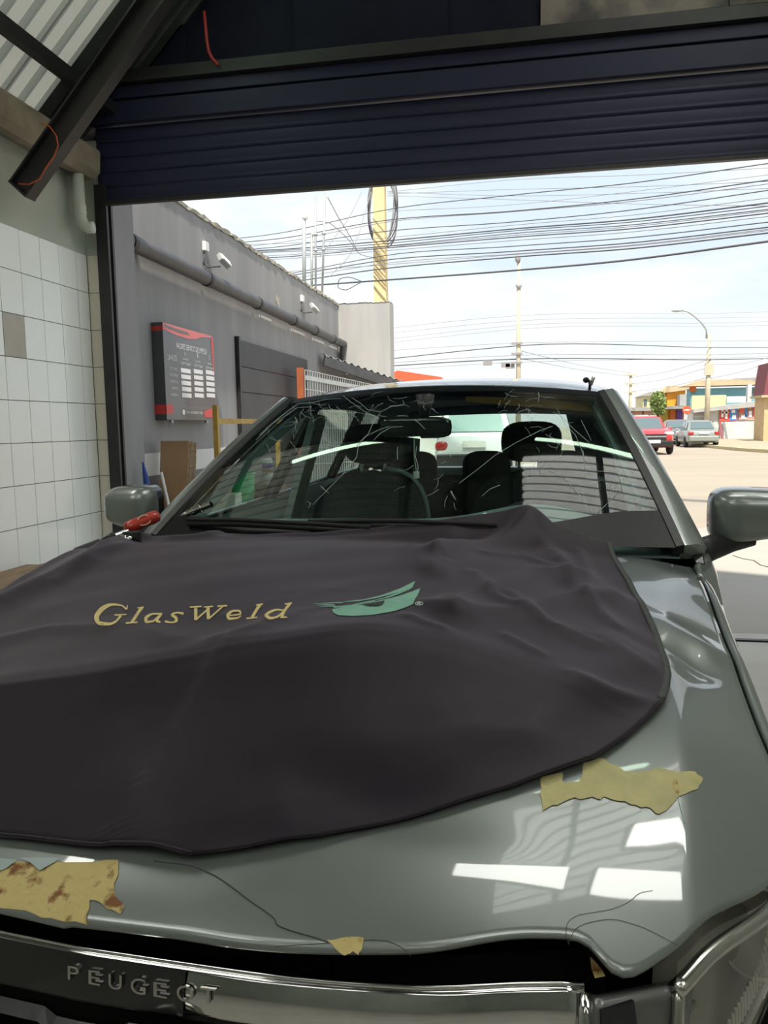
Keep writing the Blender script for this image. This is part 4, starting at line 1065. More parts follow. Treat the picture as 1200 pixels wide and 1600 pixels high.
# --- red handled tool left at the foot of the pillar
mat('red_handle', (0.40,0.025,0.012), .35, coat=.4)
mat('band', (0.62,0.50,0.32), .6)
tl = thing('hand_tool', 'red handled chrome tool with rubber band at the foot of the windscreen pillar', 'tool', atY(205, 835, 1.86))
h0, h1 = atY(196, 826, 1.84), atY(248, 805, 1.92)
build('handle', MB().tube([lerp(h0, h1, t) for t in (0,.03,.08,.25,.5,.8,.95,1.0)], [.010,.014,.016,.0175,.0165,.018,.016,.009], 16), MATS['red_handle'], tl, True)
c0 = lerp(h0, h1, .62); rgt = (h1-h0)/np.linalg.norm(h1-h0); upv = np.cross(rgt, _fw)
build('rubber_band', MB().tube([c0-_fw*.019+rgt*.019*math.cos(q)+upv*(.017*math.sin(q)) for q in np.linspace(0, 2*PI, 25)], .0016, 6), MATS['band'], tl, True)
j0, j1 = atY(203, 832, 1.82), atY(166, 846, 1.78)
build('jaw', MB().beam(j0, lerp(j0, j1, .8), .018, .022), MATS['chrome'], tl, bevel=.003)
build('jaw_screw', MB().tube([atY(190,840,1.78), atY(206,844,1.78)], .010, 10), MATS['chrome'], tl, True)
build('jaw_grip', MB().tube([atY(178,836,1.77), atY(163,844,1.77), atY(172,854,1.77), atY(200,854,1.77)], .009, 8), MATS['black_plastic'], tl, True)
build('jaw_pad', MB().beam(atY(205,830,1.80), atY(208,856,1.80), .012, .05), MATS['black_plastic'], tl, bevel=.004)
nz_ = thing('metal_nozzle', 'small chrome nozzle resting at the lower corner of the windscreen', 'nozzle', T(*WS(-.88,.12,.0)))
n0, n1 = np.array(T(*WS(-.90,.10,.016))), np.array(T(*WS(-.80,.14,.022)))
build('nozzle_body', MB().tube([lerp(n0, n1, t) for t in (0,.2,.21,.6,.61,1.0)], [.009,.009,.013,.013,.010,.010], 14), MATS['chrome'], nz_, 40)
build('nozzle_tip', MB().tube([n0, n0+(n0-n1)*.25], [.008,.005], 10), MATS['lamp_ribs'], nz_, True)
# ================================================================== OUTSIDE
mat('grey_wall', (0.235,0.237,0.245), .8, col2=(0.295,0.295,0.298), scale=1.4, detail=7, bump=.12, bscale=20, stretch=(1,2.2,.25))
mat('lit_grey_end', (0.33,0.33,0.325), .8, col2=(0.40,0.39,0.37), scale=1.8, detail=6, stretch=(2.2,1,.25), bump=.1, bscale=20)  # lighter copy of the wall grey, light on the end face put into colour
mat('raw_concrete', (0.50,0.47,0.38), .9, col2=(0.36,0.34,0.28), scale=9, bump=.6, bscale=30)
mat('white_band', (0.66,0.67,0.66), .7, col2=(0.60,0.61,0.60), scale=3)
mat('base_band', (0.12,0.12,0.13), .8, col2=(0.17,0.17,0.18), scale=2)
mat('pipe_grey', (0.045,0.047,0.052), .45, col2=(0.07,0.07,0.075), scale=4)
mat('white_paint', (0.75,0.75,0.74), .5)
mat('lamp_face', (0.80,0.80,0.76), .3)
mat('door_dark', (0.022,0.023,0.027), .5, col2=(0.035,0.035,0.04), scale=2.5)
mat('orange_post', (0.38,0.10,0.03), .6, col2=(0.30,0.08,0.03), scale=9)
mat('yellow_steel', (0.50,0.33,0.06), .6, col2=(0.40,0.24,0.05), scale=12)
mat('galv', (0.42,0.44,0.44), .5, .3, col2=(0.36,0.38,0.38), scale=6)
mat('cardboard', (0.42,0.27,0.15), .85, col2=(0.38,0.24,0.13), scale=5)
mat('cardboard_edge', (0.52,0.40,0.27), .9, col2=(0.25,0.17,0.10), scale=60)
mat('blue_cloth', (0.02,0.06,0.30), .6)
mat('green_plastic', (0.02,0.36,0.13), .4, col2=(0.02,0.31,0.11), scale=4)
mat('carton_white', (0.55,0.60,0.50), .8, col2=(0.50,0.55,0.45), scale=5)
mat('red_ink', (0.45,0.06,0.05), .6)
mat('sign_black', (0.055,0.055,0.06), .3, col2=(0.085,0.085,0.09), scale=1.2, coat=.3)
mat('sign_red', (0.62,0.05,0.045), .4)
mat('sign_pink', (0.70,0.16,0.15), .4)
mat('sign_white', (0.80,0.80,0.80), .5)
mat('pole_yellow', (0.70,0.56,0.30), .8, col2=(0.64,0.51,0.28), scale=4, bump=.1)
mat('pole_pale', (0.55,0.49,0.36), .85, col2=(0.48,0.43,0.33), scale=3)
mat('cable_black', (0.085,0.082,0.088), .7)
mat('cable_grey', (0.26,0.25,0.26), .7)

struct(build('ground', MB().box(-60, 120, 5.3, 260, -.25, -.002), MATS['street']), 'sunlit dusty street and yard outside the garage', 'ground')
struct(build('ground_apron', MB().box(-3.0, 12, 5.3, 10.6, -.2, .001), MATS['apron']), 'pale concrete apron between the shutter and the street', 'ground')
pts = [atZ(*p, .002) for p in ((1145,868),(1160,873),(1178,876),(1188,883),(1200,886),(1230,893))]
tag(build('ground_crack', MB().tube(pts, .006, 5), MATS['grout']), 'thin crack in the pale concrete beside the car mirror', 'crack')

# --- neighbouring grey building
XG = -3.1
gbld = thing('grey_building', 'long grey rendered wall of the neighbouring building', 'building', (XG, 9, 0))
build('wall', MB().box(-8.5, XG, 5.36, 13.1, 0, 3.46), MATS['grey_wall'], gbld)
build('end_wall', MB().box(XG-.5, -2.205, 13.1, 13.5, 0, 3.48), MATS['lit_grey_end'], gbld)
build('pilaster', MB().box(XG, XG+.16, 5.36, 5.67, 0, 3.46), MATS['grey_wall'], gbld)
build('white_band', MB().box(XG, XG+.012, 5.36, 8.15, 1.01, 1.20), MATS['white_band'], gbld)
build('base_band', MB().box(XG, XG+.010, 5.36, 8.15, 0, 1.01), MATS['base_band'], gbld)
rnd = random.Random(4)
def cop(i, j):
    y = lerp(5.4, 13.3, i); h = (0, .035, .05, .03, 0)[round(j*4)]; x = (XG+.012, XG+.016, XG-.06, XG-.14, XG-.16)[round(j*4)]
    return (x+rnd.uniform(-.006,.006), y, 3.45+h+rnd.uniform(-.012,.012))
build('coping', MB().grid(cop, 110, 4), MATS['raw_concrete'], gbld)
build('coping', MB().grid(lambda i, j: (lerp(XG-.1, -2.205, i), 13.1+.38*j-.01, 3.48+.02*math.sin(PI*j)+rnd.uniform(-.006,.012)), 30, 3), MATS['raw_concrete'], gbld)
build('plaster_chip', MB().add([(XG+.003,)+tuple(atX(*p, XG+.003)[1:]) for p in ((432,460),(437,468),(437,483),(434,478),(430,468))], [(0,1,2,3,4)]), MATS['raw_concrete'], gbld)

# --- dark drain pipe on the wall
gp_ = thing('wall_pipe', 'dark grey drain pipe running along the grey wall', 'pipe', (XG+.1, 9.5, 2.8))
build('pipe', MB().tube([(XG+.085, 5.675, 2.858), (XG+.085, 13.085, 2.80)], .066, 18), MATS['pipe_grey'], gp_, 40)
build('pipe_outlet', MB().tube([(XG+.085, 13.0, 2.76), (XG+.085, 13.0, 2.48)], .05, 14), MATS['pipe_grey'], gp_, 40)
for y in (5.75, 7.25, 8.7, 10.1, 11.2, 12.3):
    build('pipe_collar', MB().tube([(XG+.085, y-.03, 2.853-.0075*(y-6)), (XG+.085, y+.03, 2.853-.0075*(y-6))], .072, 18), MATS['black_plastic'], gp_, 40)
for y0, y1 in ((9.0,9.4), (10.3,10.9), (11.4,12.0), (12.4,12.9)):
    build('pipe_bracket', MB().box(XG, XG+.02, y0, y1, 2.735-.007*(y0-6), 2.765-.007*(y0-6)), MATS['white_paint'], gp_)  # white strips stand in for the highlights below the pipe

# --- two flood lights
def flood(px, py, big, label):
    p = atX(px, py, XG+.16); k = big
    t = thing('flood_light', label, 'flood light', p, 'flood lights on the grey wall')
    build('lamp_head', MB().beam((p[0]-.03*k, p[1]-.05*k, p[2]+.05*k), (p[0]+.02*k, p[1]+.05*k, p[2]-.02*k), .13*k, .05*k, (.8,.1,.5)), MATS['galv'], t, bevel=.008)
    build('lamp_glass', MB().beam((p[0]+.002*k, p[1]-.045*k, p[2]+.052*k), (p[0]+.05*k, p[1]+.045*k, p[2]-.012*k), .11*k, .012*k, (.8,.1,.5)), MATS['lamp_face'], t)
    build('lamp_arm', MB().tube([(XG, p[1]-.14*k, p[2]-.02), (XG+.05, p[1]-.15*k, p[2]-.07*k), (p[0]-.02, p[1]-.05*k, p[2]-.05*k)], .008, 8), MATS['pipe_grey'], t, True)
    build('junction_box', MB().box(XG, XG+.04, p[1]-.16*k, p[1]-.07*k, p[2]+.09*k, p[2]+.18*k), MATS['white_paint'], t, bevel=.006)
    build('lamp_cable', MB().tube([(XG+.01, p[1]-.11*k, p[2]+.09*k), (XG+.02, p[1]-.17*k, p[2]+.02), (XG+.01, p[1]-.15*k, p[2]-.05*k)], .005, 6), MATS['cable_black'], t, True)
flood(350, 410, 1.0, 'white flood light above the price board on the grey wall')
flood(491, 483, 1.0, 'small flood light near the far end of the grey wall')

# --- price board
SXF = XG+.105
c_tl, c_tr, c_bl, c_br = [atX(*p, SXF) for p in ((254.5,504),(337,526),(260,656.5),(333.5,656.5))]
sy0, sy1 = (c_tl[1]+c_bl[1])/2, (c_tr[1]+c_br[1])/2; sz0, sz1 = (c_bl[2]+c_br[2])/2, (c_tl[2]+c_tr[2])/2
sg = thing('price_board', 'black and red cleaning price board mounted on the grey wall', 'sign', (SXF, (sy0+sy1)/2, sz0))
build('board', MB().box(XG, SXF, sy0, sy1, sz0, sz1), MATS['sign_black'], sg, bevel=.004)
def SB(a, b, off=.002): return (SXF+off, lerp(sy0, sy1, a), lerp(sz0, sz1, b))
def sq(name, poly, m, off=.002): return build(name, MB().add([SB(a, b, off) for a, b in poly], [tuple(range(len(poly)))]), m, sg)
sq('red_stroke', [(0,.995),(0,.93),(.25,.90),(.45,.895),(.62,.915),(.75,.955),(.95,.975),(.97,.995)], MATS['sign_pink'])
sq('grey_stroke', [(.03,.985),(.03,.955),(.3,.935),(.5,.94),(.45,.965),(.2,.97)], MATS['sign_black'], .0035)
sq('red_stroke', [(.955,.985),(.995,.985),(.995,.58),(.975,.56),(.965,.7),(.945,.9)], MATS['sign_red'])
for k in range(4): sq('red_stroke', [(.955,.70-.04*k),(.995,.75-.04*k),(.995,.735-.04*k),(.955,.685-.04*k)], MATS['sign_pink'], .0035)
sq('red_blob', [(0,.16),(.10,.165),(.13,.12),(.11,.07),(.0,.06)], MATS['sign_red'])
sq('red_blob', [(.72,.10),(.80,.125),(.99,.15),(.99,.04),(.74,.035)], MATS['sign_red'])
build('red_edge', MB().box(XG+.002, SXF-.002, sy0-.002, sy0+.0, sz0+.05, sz0+.13), MATS['sign_red'], sg)
build('red_edge', MB().box(XG+.002, SXF-.002, sy0-.002, sy0+.0, sz1-.07, sz1-.03), MATS['sign_red'], sg)
def stext(s, a0, a1, b0, b1):
    vs, fs = text_mb(s); x0 = min(v[0] for v in vs); x1 = max(v[0] for v in vs); y0 = min(v[1] for v in vs); y1 = max(v[1] for v in vs)
    build('lettering', MB().add([SB(lerp(a0, a1, (v[0]-x0)/(x1-x0)), lerp(b0, b1, (v[1]-y0)/(y1-y0)), .003) for v in vs], fs), MATS['sign_white'], sg)
stext('VALORES SERVICIO DE LIMPIEZA', .22, .84, .765, .825)
stext('LAVADO', .06, .22, .625, .685)
stext('A', .375, .395, .70, .75); stext('B', .625, .65, .71, .76); stext('C', .88, .90, .71, .76)
for a in (.34, .59, .85): stext('AUTO', a, a+.10, .655, .672)
for a in (.30, .56, .80): stext('CITY SUV', a, a+.18, .60, .628)
for k, s in enumerate(('CITY CAR', 'STATION', 'COMPACTO', 'MOTO', 'FURGON')): stext(s, .08+(.03 if len(s) < 5 else 0), .22, .525-.068*k, .552-.068*k)
for c in range(3):
    for r in range(5):
        a, b = .29+.255*c, .515-.067*r+.012*c
        sq('price_field', [(a,b),(a+.19,b),(a+.19,b+.047),(a,b+.047)], MATS['sign_white'], .0025)
sq('round_logo', [(.31+.03*math.cos(q), .085+.03*math.sin(q)) for q in np.linspace(0, 2*PI, 16)[:-1]], MATS['sign_white'], .003)
stext('+INFO EN EXTERIOR Y ASEO', .36, .70, .07, .10)
for y in (lerp(sy0, sy1, .12), lerp(sy0, sy1, .82)): build('board_hook', MB().box(SXF-.03, SXF-.01, y-.02, y+.02, sz0-.025, sz0), MATS['galv'], sg)

# --- dark sheet door in the grey wall
dd_ = thing('sheet_door', 'dark sheet metal door set in the grey wall', 'door', (XG+.03, 9.5, 0))
zs = [2.37, 2.08, 1.80, 1.1, .5, .02]
for k in range(len(zs)-1):
    build('door_panel', MB().box(XG, XG+.035+.004*(k % 2), 8.2, 10.95, zs[k+1]+.004, zs[k]-.004), MATS['door_dark'], dd_)
build('door_frame', MB().box(XG, XG+.05, 8.15, 8.2, 0, 2.40), MATS['black_steel'], dd_)

# --- awning over a wire mesh enclosure
A0, A1 = np.array(atX(503, 553, -3.02)), np.array(atY(636, 598, 13.0))
A2, A3 = np.array((-3.02, 13.06, A0[2]-.12)), np.array((A1[0], 13.06, A1[2]-.02))
aw = thing('awning', 'low corrugated awning at the far end of the grey wall', 'awning', (-2.6, 12, 0))
def awn(i, j):
    p = lerp(lerp(A0, A1, i), lerp(A2, A3, i), j); return (p[0], p[1], p[2]+.016*math.sin(2*PI*i*13))
build('corrugated_sheet', MB().grid(awn, 160, 2), MATS['galv'], aw, True, solid=.004, offset=0)
build('edge_beam', MB().beam(A0+(.02,.06,-.10), A1+(0,.06,-.10), .05, .15), MATS['pipe_grey'], aw)
build('awning_post', MB().box(A1[0]-.09, A1[0]-.03, 12.98, 13.04, 0, A1[2]-.1), MATS['galv'], aw)
F0, F1 = np.array(atY(476, 578, 10.1)), np.array(atY(604, 606, 12.7))
cg = thing('mesh_enclosure', 'galvanised wire mesh fence under the awning', 'fence', (F0[0], F0[1], 0))
wm = MB()
for k in range(40):
    p = lerp(F0, F1, k/39); wm.tube([(p[0], p[1], .03), (p[0], p[1], p[2])], .006, 4, False)
for k in range(9):
    z = lerp(.06, 1.0, k/8); wm.tube([(F0[0], F0[1], F0[2]*z), (F1[0], F1[1], F1[2]*z)], .006, 4, False)
build('wire_mesh', wm, MATS['galv'], cg, kind='stuff')
build('fence_post', MB().box(F0[0]-.10, F0[0]-.02, F0[1]-.04, F0[1]+.04, 0, F0[2]+.03), MATS['orange_post'], cg)
build('fence_rail', MB().beam(F0+(0,.03,-.10), F1+(0,.03,-.08), .03, .06), MATS['galv'], cg)

# --- yellow frame, cardboard, blue folded parasol, stick
yf = thing('yellow_trestle', 'yellow steel trestle standing in front of the grey wall', 'trestle', (-2.5, 6.5, 0))
q1, q2 = atX(336.5, 633, -2.5), atX(433, 655, -2.5)
for q in (q1, q2): build('frame_post', MB().box(-2.52, -2.48, q[1]-.02, q[1]+.02, 0, q1[2]), MATS['yellow_steel'], yf)
zb_ = atX(350, 658, -2.5)[2]
build('cross_bar', MB().box(-2.515, -2.485, q1[1], q2[1]+.5, zb_-.022, zb_+.022), MATS['yellow_steel'], yf)
build('cross_bar', MB().box(-2.515, -2.485, q1[1], q2[1]+.5, .5, .54), MATS['yellow_steel'], yf)
cbx = thing('cardboard_stack', 'tall brown cardboard sheets leaning on the white band of the wall', 'cardboard', (-2.9, 6.3, 0))
cl_, cr2_ = np.array(atX(251, 689, -3.03)), np.array(atX(294, 684, -2.76))
dl_ = (cr2_-cl_)[:2]; dl_ /= np.linalg.norm(dl_); aw_ = np.array((-dl_[1], dl_[0]))
for k in range(7):
    o_ = aw_*.013*k; zt_ = cl_[2]-.003*k; th = aw_*.010
    A_, B_ = cl_[:2]+o_, cr2_[:2]+o_+dl_*.004*k; lean = -aw_*.16
    q_ = [(*(A_+lean), 0), (*(B_+lean), 0), (*B_, zt_), (*A_, zt_), (*(A_+lean+th), 0), (*(B_+lean+th), 0), (*(B_+th), zt_), (*(A_+th), zt_)]
    build('cardboard_sheet', MB().add(q_, [(0,1,2,3),(7,6,5,4),(0,4,5,1),(1,5,6,2),(2,6,7,3),(3,7,4,0)]), MATS['cardboard'] if k == 0 else MATS['cardboard_edge'], cbx)
um = thing('folded_parasol', 'dark blue folded parasol leaning near the shutter guide', 'parasol', (-2.8, 5.72, 0))
t0 = atX(223, 722, -2.88)
build('folded_cloth', MB().tube([t0, (-2.86, t0[1], t0[2]-.12), (-2.82, t0[1]-.01, .55), (-2.81, t0[1]-.01, .45)], [.006,.022,.05,.03], 12), MATS['blue_cloth'], um, True)
build('shaft', MB().tube([(-2.81, t0[1]-.01, .46), (-2.79, t0[1]-.01, 0)], .012, 8), MATS['galv'], um, True)
t1 = atX(252, 738, -2.9)
tag(build('broom_stick', MB().tube([t1, (-2.75, t1[1]+.1, 0)], .012, 8), MATS['white_paint'], None, True), 'pale broom stick leaning beside the cardboard', 'stick')

# --- table with bucket, cartons and jar, seen through the windscreen
YT = 6.25
zb0 = atY(372, 786, YT)[2]
tb = thing('side_table', 'grey side table carrying the green bucket', 'table', (-2.3, YT, 0))
tz = atY(330, 818, YT-.25)[2]
build('table_top', MB().box(-2.78, -1.98, YT-.42, YT+.5, tz-.03, tz), MATS['wood'], tb)
for x in (-2.74, -2.02):
    for y in (YT-.38, YT+.46): build('leg', MB().box(x-.02, x+.02, y-.02, y+.02, 0, tz-.03), MATS['galv'], tb)
bc = atY(372, 760, YT); rr = 28/1200*6.35
bk = thing('green_bucket', 'bright green plastic bucket on the side table', 'bucket', (bc[0], YT, tz))
zt_ = atY(372, 738, YT)[2]
build('bucket_body', MB().lathe((bc[0], YT, tz), [(rr*.80,0),(rr*.92,(zt_-tz)*.55),(rr*.98,(zt_-tz)*.56),(rr*.98,(zt_-tz)*.66),(rr*.94,(zt_-tz)*.67),(rr*.97,zt_-tz),(rr*.90,zt_-tz),(rr*.75,.02)], n=28), MATS['green_plastic'], bk, 35)
build('bucket_rim', MB().tube([(bc[0]+rr*math.cos(q), YT+rr*math.sin(q), zt_-.008) for q in np.linspace(0, 2*PI, 29)], .010, 6), MATS['green_plastic'], bk, True)
yc = YT-.30
a, b = atY(296, 772, yc), atY(367, 773, yc)
wc = thing('white_carton', 'pale carton with red handwriting beside the green bucket', 'box', ((a[0]+b[0])/2, yc+.1, tz))
build('carton_body', MB().box(a[0], b[0], yc, yc+.16, tz, a[2]), MATS['carton_white'], wc, bevel=.004)
ink = MB()
for k in range(5):
    ox = lerp(a[0], b[0], .42+.05*k); oz = a[2]-.055
    ink.tube([(ox, yc-.001, oz-.012), (ox+.008, yc-.001, oz+.012), (ox+.014, yc-.001, oz-.008), (ox+.02, yc-.001, oz+.008)], .0025, 5)
ink.tube([(lerp(a[0],b[0],.40), yc-.001, a[2]-.075), (lerp(a[0],b[0],.72), yc-.001, a[2]-.072)], .0025, 5)
build('red_writing', ink, MATS['red_ink'], wc)
a2, b2 = atY(313, 750, yc+.08), atY(364, 752, yc+.08)
cb = build('brown_flap', MB().add([(a2[0],yc+.02,a[2]),(b2[0],yc+.02,a[2]),(b2[0]-.01,yc+.10,b2[2]),(a2[0]+.03,yc+.10,a2[2]),(a2[0],yc+.03,a[2]),(b2[0],yc+.03,a[2]),(b2[0]-.01,yc+.11,b2[2]),(a2[0]+.03,yc+.11,a2[2])], [(0,1,2,3),(7,6,5,4),(0,4,5,1),(1,5,6,2),(2,6,7,3),(3,7,4,0)]), MATS['cardboard'], wc)
jc = atY(418, 735, YT+.38); jb = atY(418, 756, YT+.38)[2]
cr_ = thing('wooden_crate', 'small slatted wooden crate on the side table', 'crate', (jc[0], YT+.38, tz))
for k in range(4):
    z = lerp(tz, jb, k/4); build('crate_slat', MB().box(jc[0]-.13, jc[0]+.13, YT+.27, YT+.49, z+.003, lerp(tz, jb, (k+1)/4)), MATS['wood'], cr_)
jr = thing('paint_jar', 'white jar with orange and blue label on the crate', 'jar', (jc[0], YT+.38, jb))
hj = atY(418, 716, YT+.38)[2]-jb
build('jar_body', MB().lathe((jc[0], YT+.38, jb), [(.045,0),(.048,.01),(.048,hj*.9),(.04,hj)], n=20), MATS['white_paint'], jr, 40)
build('jar_label', MB().lathe((jc[0], YT+.38, jb+hj*.62), [(.0488,0),(.0488,hj*.2)], n=20, caps=False), MATS['blue_cloth'], jr, True)
build('jar_label', MB().lathe((jc[0], YT+.38, jb+hj*.45), [(.0488,0),(.0488,hj*.15)], n=20, caps=False), MATS['orange_post'], jr, True)

# --- vent pipes on the grey building
for i, (x, yt_, yb_, w_, lab) in enumerate(((475,340,452,.055,'thick pale vent pipe with round cap on the grey roof'), (487,366,452,.035,'short pale vent pipe on the grey roof'), (493,300,452,.028,'tall thin steel mast on the grey roof'), (508,298,452,.032,'leaning steel mast with clamps on the grey roof'))):
    Y = 12.2; p = atY(x, yt_, Y); b_ = atY(x-(5 if i == 3 else 0), yb_, Y)
    t = thing('roof_mast' if i > 1 else 'vent_pipe', lab, 'mast' if i > 1 else 'pipe', (b_[0], Y, 3.46))
    build('tube', MB().tube([(b_[0], Y, 3.46), (p[0], Y, p[2])], w_/2*1.1, 10), MATS['galv'], t, True)
    if i < 2: build('cap', MB().ell((p[0]+.02, Y, p[2]), (w_*.9, w_*.9, w_*.7), 12, 8), MATS['white_paint'], t, True)
    else:
        for k in (.45, .6): build('clamp', MB().ell((lerp(b_[0],p[0],k), Y, lerp(3.46,p[2],k)), (.04,.03,.025), 10, 6), MATS['galv'], t, True)

# --- utility poles
def px_w(x0, x1, y, Y): return abs(atY(x1, y, Y)[0]-atY(x0, y, Y)[0])
p = atY(595.5, 472, 16.0)
up = thing('utility_pole', 'square yellow concrete utility pole behind the grey end wall', 'pole', (p[0], 16, 0))
build('shaft', MB().add([(p[0]+a*.15, 16+b*.15, 0) for a, b in ((-1,-1),(1,-1),(1,1),(-1,1))]+[(p[0]+a*.10, 16+b*.10, 9.0) for a, b in ((-1,-1),(1,-1),(1,1),(-1,1))], [(3,2,1,0),(4,5,6,7),(0,1,5,4),(1,2,6,5),(2,3,7,6),(3,0,4,7)]), MATS['pole_yellow'], up)
build('cross_arm', MB().box(p[0]-.5, p[0]+.5, 15.8, 15.86, 6.55, 6.63), MATS['galv'], up)
cz = atY(598, 328, 16.3)
coil = thing('cable_coil', 'black spare cable coiled around the yellow pole', 'cable coil', (cz[0], 16.2, cz[2]-.7))
for k in range(6):
    build('cable_turn', MB().tube([(cz[0]+(.25+.016*k)*math.cos(q)+.02*math.sin(3*q+k), 16.2+.02*k, cz[2]+(.68+.016*k)*math.sin(q)+.03*math.cos(2*q+k)) for q in np.linspace(0, 2*PI, 29)], .014, 5), MATS['cable_black'] if k % 2 else MATS['cable_grey'], coil, True)
p = atY(810, 582, 40)
u2 = thing('utility_pole', 'pale slender utility pole rising above the car roof', 'pole', (p[0], 40, 0))
pt = atY(809, 405, 40)
build('shaft', MB().tube([(p[0], 40, 0), (p[0], 40, pt[2])], [.15,.09], 10), MATS['pole_pale'], u2, True)
build('insulator', MB().ell((p[0], 39.9, atY(809,447,40)[2]), (.16,.1,.14), 10, 8), MATS['galv'], u2, True)
build('pole_head', MB().ell((p[0]-.05, 39.9, pt[2]), (.14,.1,.2), 10, 8), MATS['cable_grey'], u2, True)
for y in (537, 553, 567): build('cable_bracket', MB().box(p[0]-.35, p[0]+.2, 39.8, 39.9, atY(810,y,40)[2]-.05, atY(810,y,40)[2]+.05), MATS['cable_grey'], u2)
for x, y in ((762,567), (790,570), (797,572)): 
    q = atY(x, y, 40); build('cable_box', MB().box(q[0]-.22, q[0]+.22, 39.9, 40.1, q[2]-.12, q[2]+.12), MATS['cable_grey'], u2)
p = atY(1104.5, 655, 58)
u3 = thing('street_lamp', 'street lamp on a pale pole above the shop wall', 'street lamp', (p[0], 58, 0))
pt = atY(1104, 522, 58)
build('shaft', MB().tube([(p[0], 58, 0), (p[0], 58, pt[2])], [.20,.13], 10), MATS['pole_pale'], u3, True)
build('lamp_arm', MB().tube([(pt[0], 58, pt[2]-.3)]+[atY(x, y, 58) for x, y in ((1104,516),(1096,504),(1085,494),(1075,487),(1066,485))], .06, 8), MATS['galv'], u3, True)
q = atY(1058, 485.5, 58); build('lamp_head', MB().ell((q[0], 58, q[2]), (.40,.2,.09), 14, 8), MATS['galv'], u3, True)
build('pole_band', MB().box(p[0]-.3, p[0]+.3, 57.75, 57.85, atY(1104,575,58)[2]-.5, atY(1104,575,58)[2]+.3), MATS['pole_pale'], u3)
p = atY(984.5, 640, 95)
u4 = thing('utility_pole', 'distant utility pole with cross arms beyond the parked cars', 'pole', (p[0], 95, 0))
pt = atY(984, 580, 95)
build('shaft', MB().tube([(p[0], 95, 0), (p[0], 95, pt[2])], [.22,.16], 8), MATS['pole_pale'], u4, True)
for y in (586, 600, 613): build('cross_arm', MB().box(p[0]-.7, p[0]+.7, 94.7, 94.85, atY(984,y,95)[2]-.08, atY(984,y,95)[2]+.08), MATS['pole_pale'], u4)

# --- overhead cables
ORD = ['topmost', 'second', 'third', 'fourth', 'fifth', 'sixth', 'seventh', 'eighth', 'ninth', 'tenth', 'eleventh', 'twelfth', 'thirteenth', 'fourteenth', 'fifteenth', 'sixteenth', 'lowest']
def nth(k, n): return 'topmost' if k == 0 else ('lowest' if k == n-1 else ORD[k]+' from top,')
def cable(keys, r, m, lab, grp, name='overhead_cable'):
    """keys: (photo x, photo y, distance)"""
    P = [atY(x, y, Y) for x, y, Y in keys]
    if keys[-1][0] > 1205: P.append(P[-1]+(P[-1]-P[-2])*1.6)
    n = len(P); t = np.linspace(0, n-1, (n-1)*8+1)
    pts = [np.array([curve1(q, list(range(n)), [pp_[c] for pp_ in P]) for c in range(3)]) for q in t]
    tag(build(name, MB().tube(pts, r*.85, 5), m, None, True), lab, 'cable', grp)
CB, CG = MATS['cable_black'], MATS['cable_grey']
LA, GA = 'overhead cable of the bundle strung past the yellow pole', 'cables past the yellow pole'
YA, YB, YC_ = 17.5, 15.7, 12.0
for kk, (y0, y1, y2, y3, r) in enumerate(sorted(((362,329,305,255,.010),(371,345,330,281,.011),(377,348,331,287,.008),(384,362,347,297,.010),(389,377,358,317,.014),(391,381,361,322,.009),(393,385,365,327,.009),(401,388,371,333,.012),
                          (404,392,376,338,.008),(428,400,385,347,.010),(431,407,393,355,.012),(436,412,397,358,.008),(441,420,402,364,.014),(448,438,423,377,.020),(380,372,352,309,.007),(398,386,368,329,.008),(424,414,398,360,.007)), key=lambda q: q[2])):
    cable([(330,y0+(y0-y1)*.45,YA+.8),(450,y0,YA-.4),(598,y1,YB),(800,y2,14.4),(1000,lerp(y2,y3,.47)+3,13.1),(1210,y3-1,YC_)], r, CB if r > .0085 else CG, nth(kk, 17)+' '+LA, GA)
GA2 = 'thin wires above the bundle'
L2 = ('thin wire rising along the shutter edge above the cable bundle', 'thin wire just under the shutter edge above the bundle', 'thin wire sloping down across the cable bundle', 'thin wire rising most steeply across the cable bundle', 'thin wire sagging lightly through the upper cables')
for kk, (y1, y2, y3) in enumerate(((300,281,262),(303,296,283),(306,312,322),(330,320,272),(300,306,294))):
    cable([(606,y1,15.7),(800,y2,14.4),(1000,lerp(y2,y3,.5)+2,13.1),(1210,y3,12)], .005, CG, L2[kk], GA2)
LB, GB = 'overhead wire strung between the slender poles', 'wires between the slender poles'
for kk, (y0, y1, y2, y3, r) in enumerate(((513,493,490,487,.012),(521,501,497,495,.012),(530,508,505,502,.012),(536,514,510,508,.012),(548,536,533,532,.014),(561,540,543,543,.030),(567,555,554,552,.018),(572,561,562,560,.034),(578,566,560,557,.014))):
    cable([(606,y0,42),(812,y1,40),(1104,y2,57.6),(1215,y3,62)], r, CB if r > .02 else CG, nth(kk, 9)+(' thick ' if r > .02 else ' faint ')+LB, GB)
LC, GC = 'thin wire sagging from the street lamp pole to the distant pole', 'wires to the distant pole'
for kk, (y1, y2) in enumerate(((590,563),(600,575),(612,590))):
    cable([(985,y1,95),(1040,lerp(y1,y2,.5)+5,78),(1104,y2,58.3)], .02, CG, ('upper', 'middle', 'lower')[kk]+' '+LC, GC)
for kk, (y1, y2) in enumerate(((583,548),(588,560))):
    cable([(812,y2,40),(900,lerp(y2,y1,.6),65),(985,y1,95)], .02, CG, ('upper', 'lower')[kk]+' thin wire sagging from the slender pole to the distant pole', 'wires beyond the slender pole')
for kk, (y1, y2) in enumerate(((570,556),(592,562))):
    cable([(1106,y1,58),(1150,lerp(y1,y2,.5)+6,58),(1215,y2,58)], .02, CG, ('upper', 'lower')[kk]+' thin wire sagging from the street lamp pole over the blue house', 'wires over the blue house')
GD = 'slack drop wires'
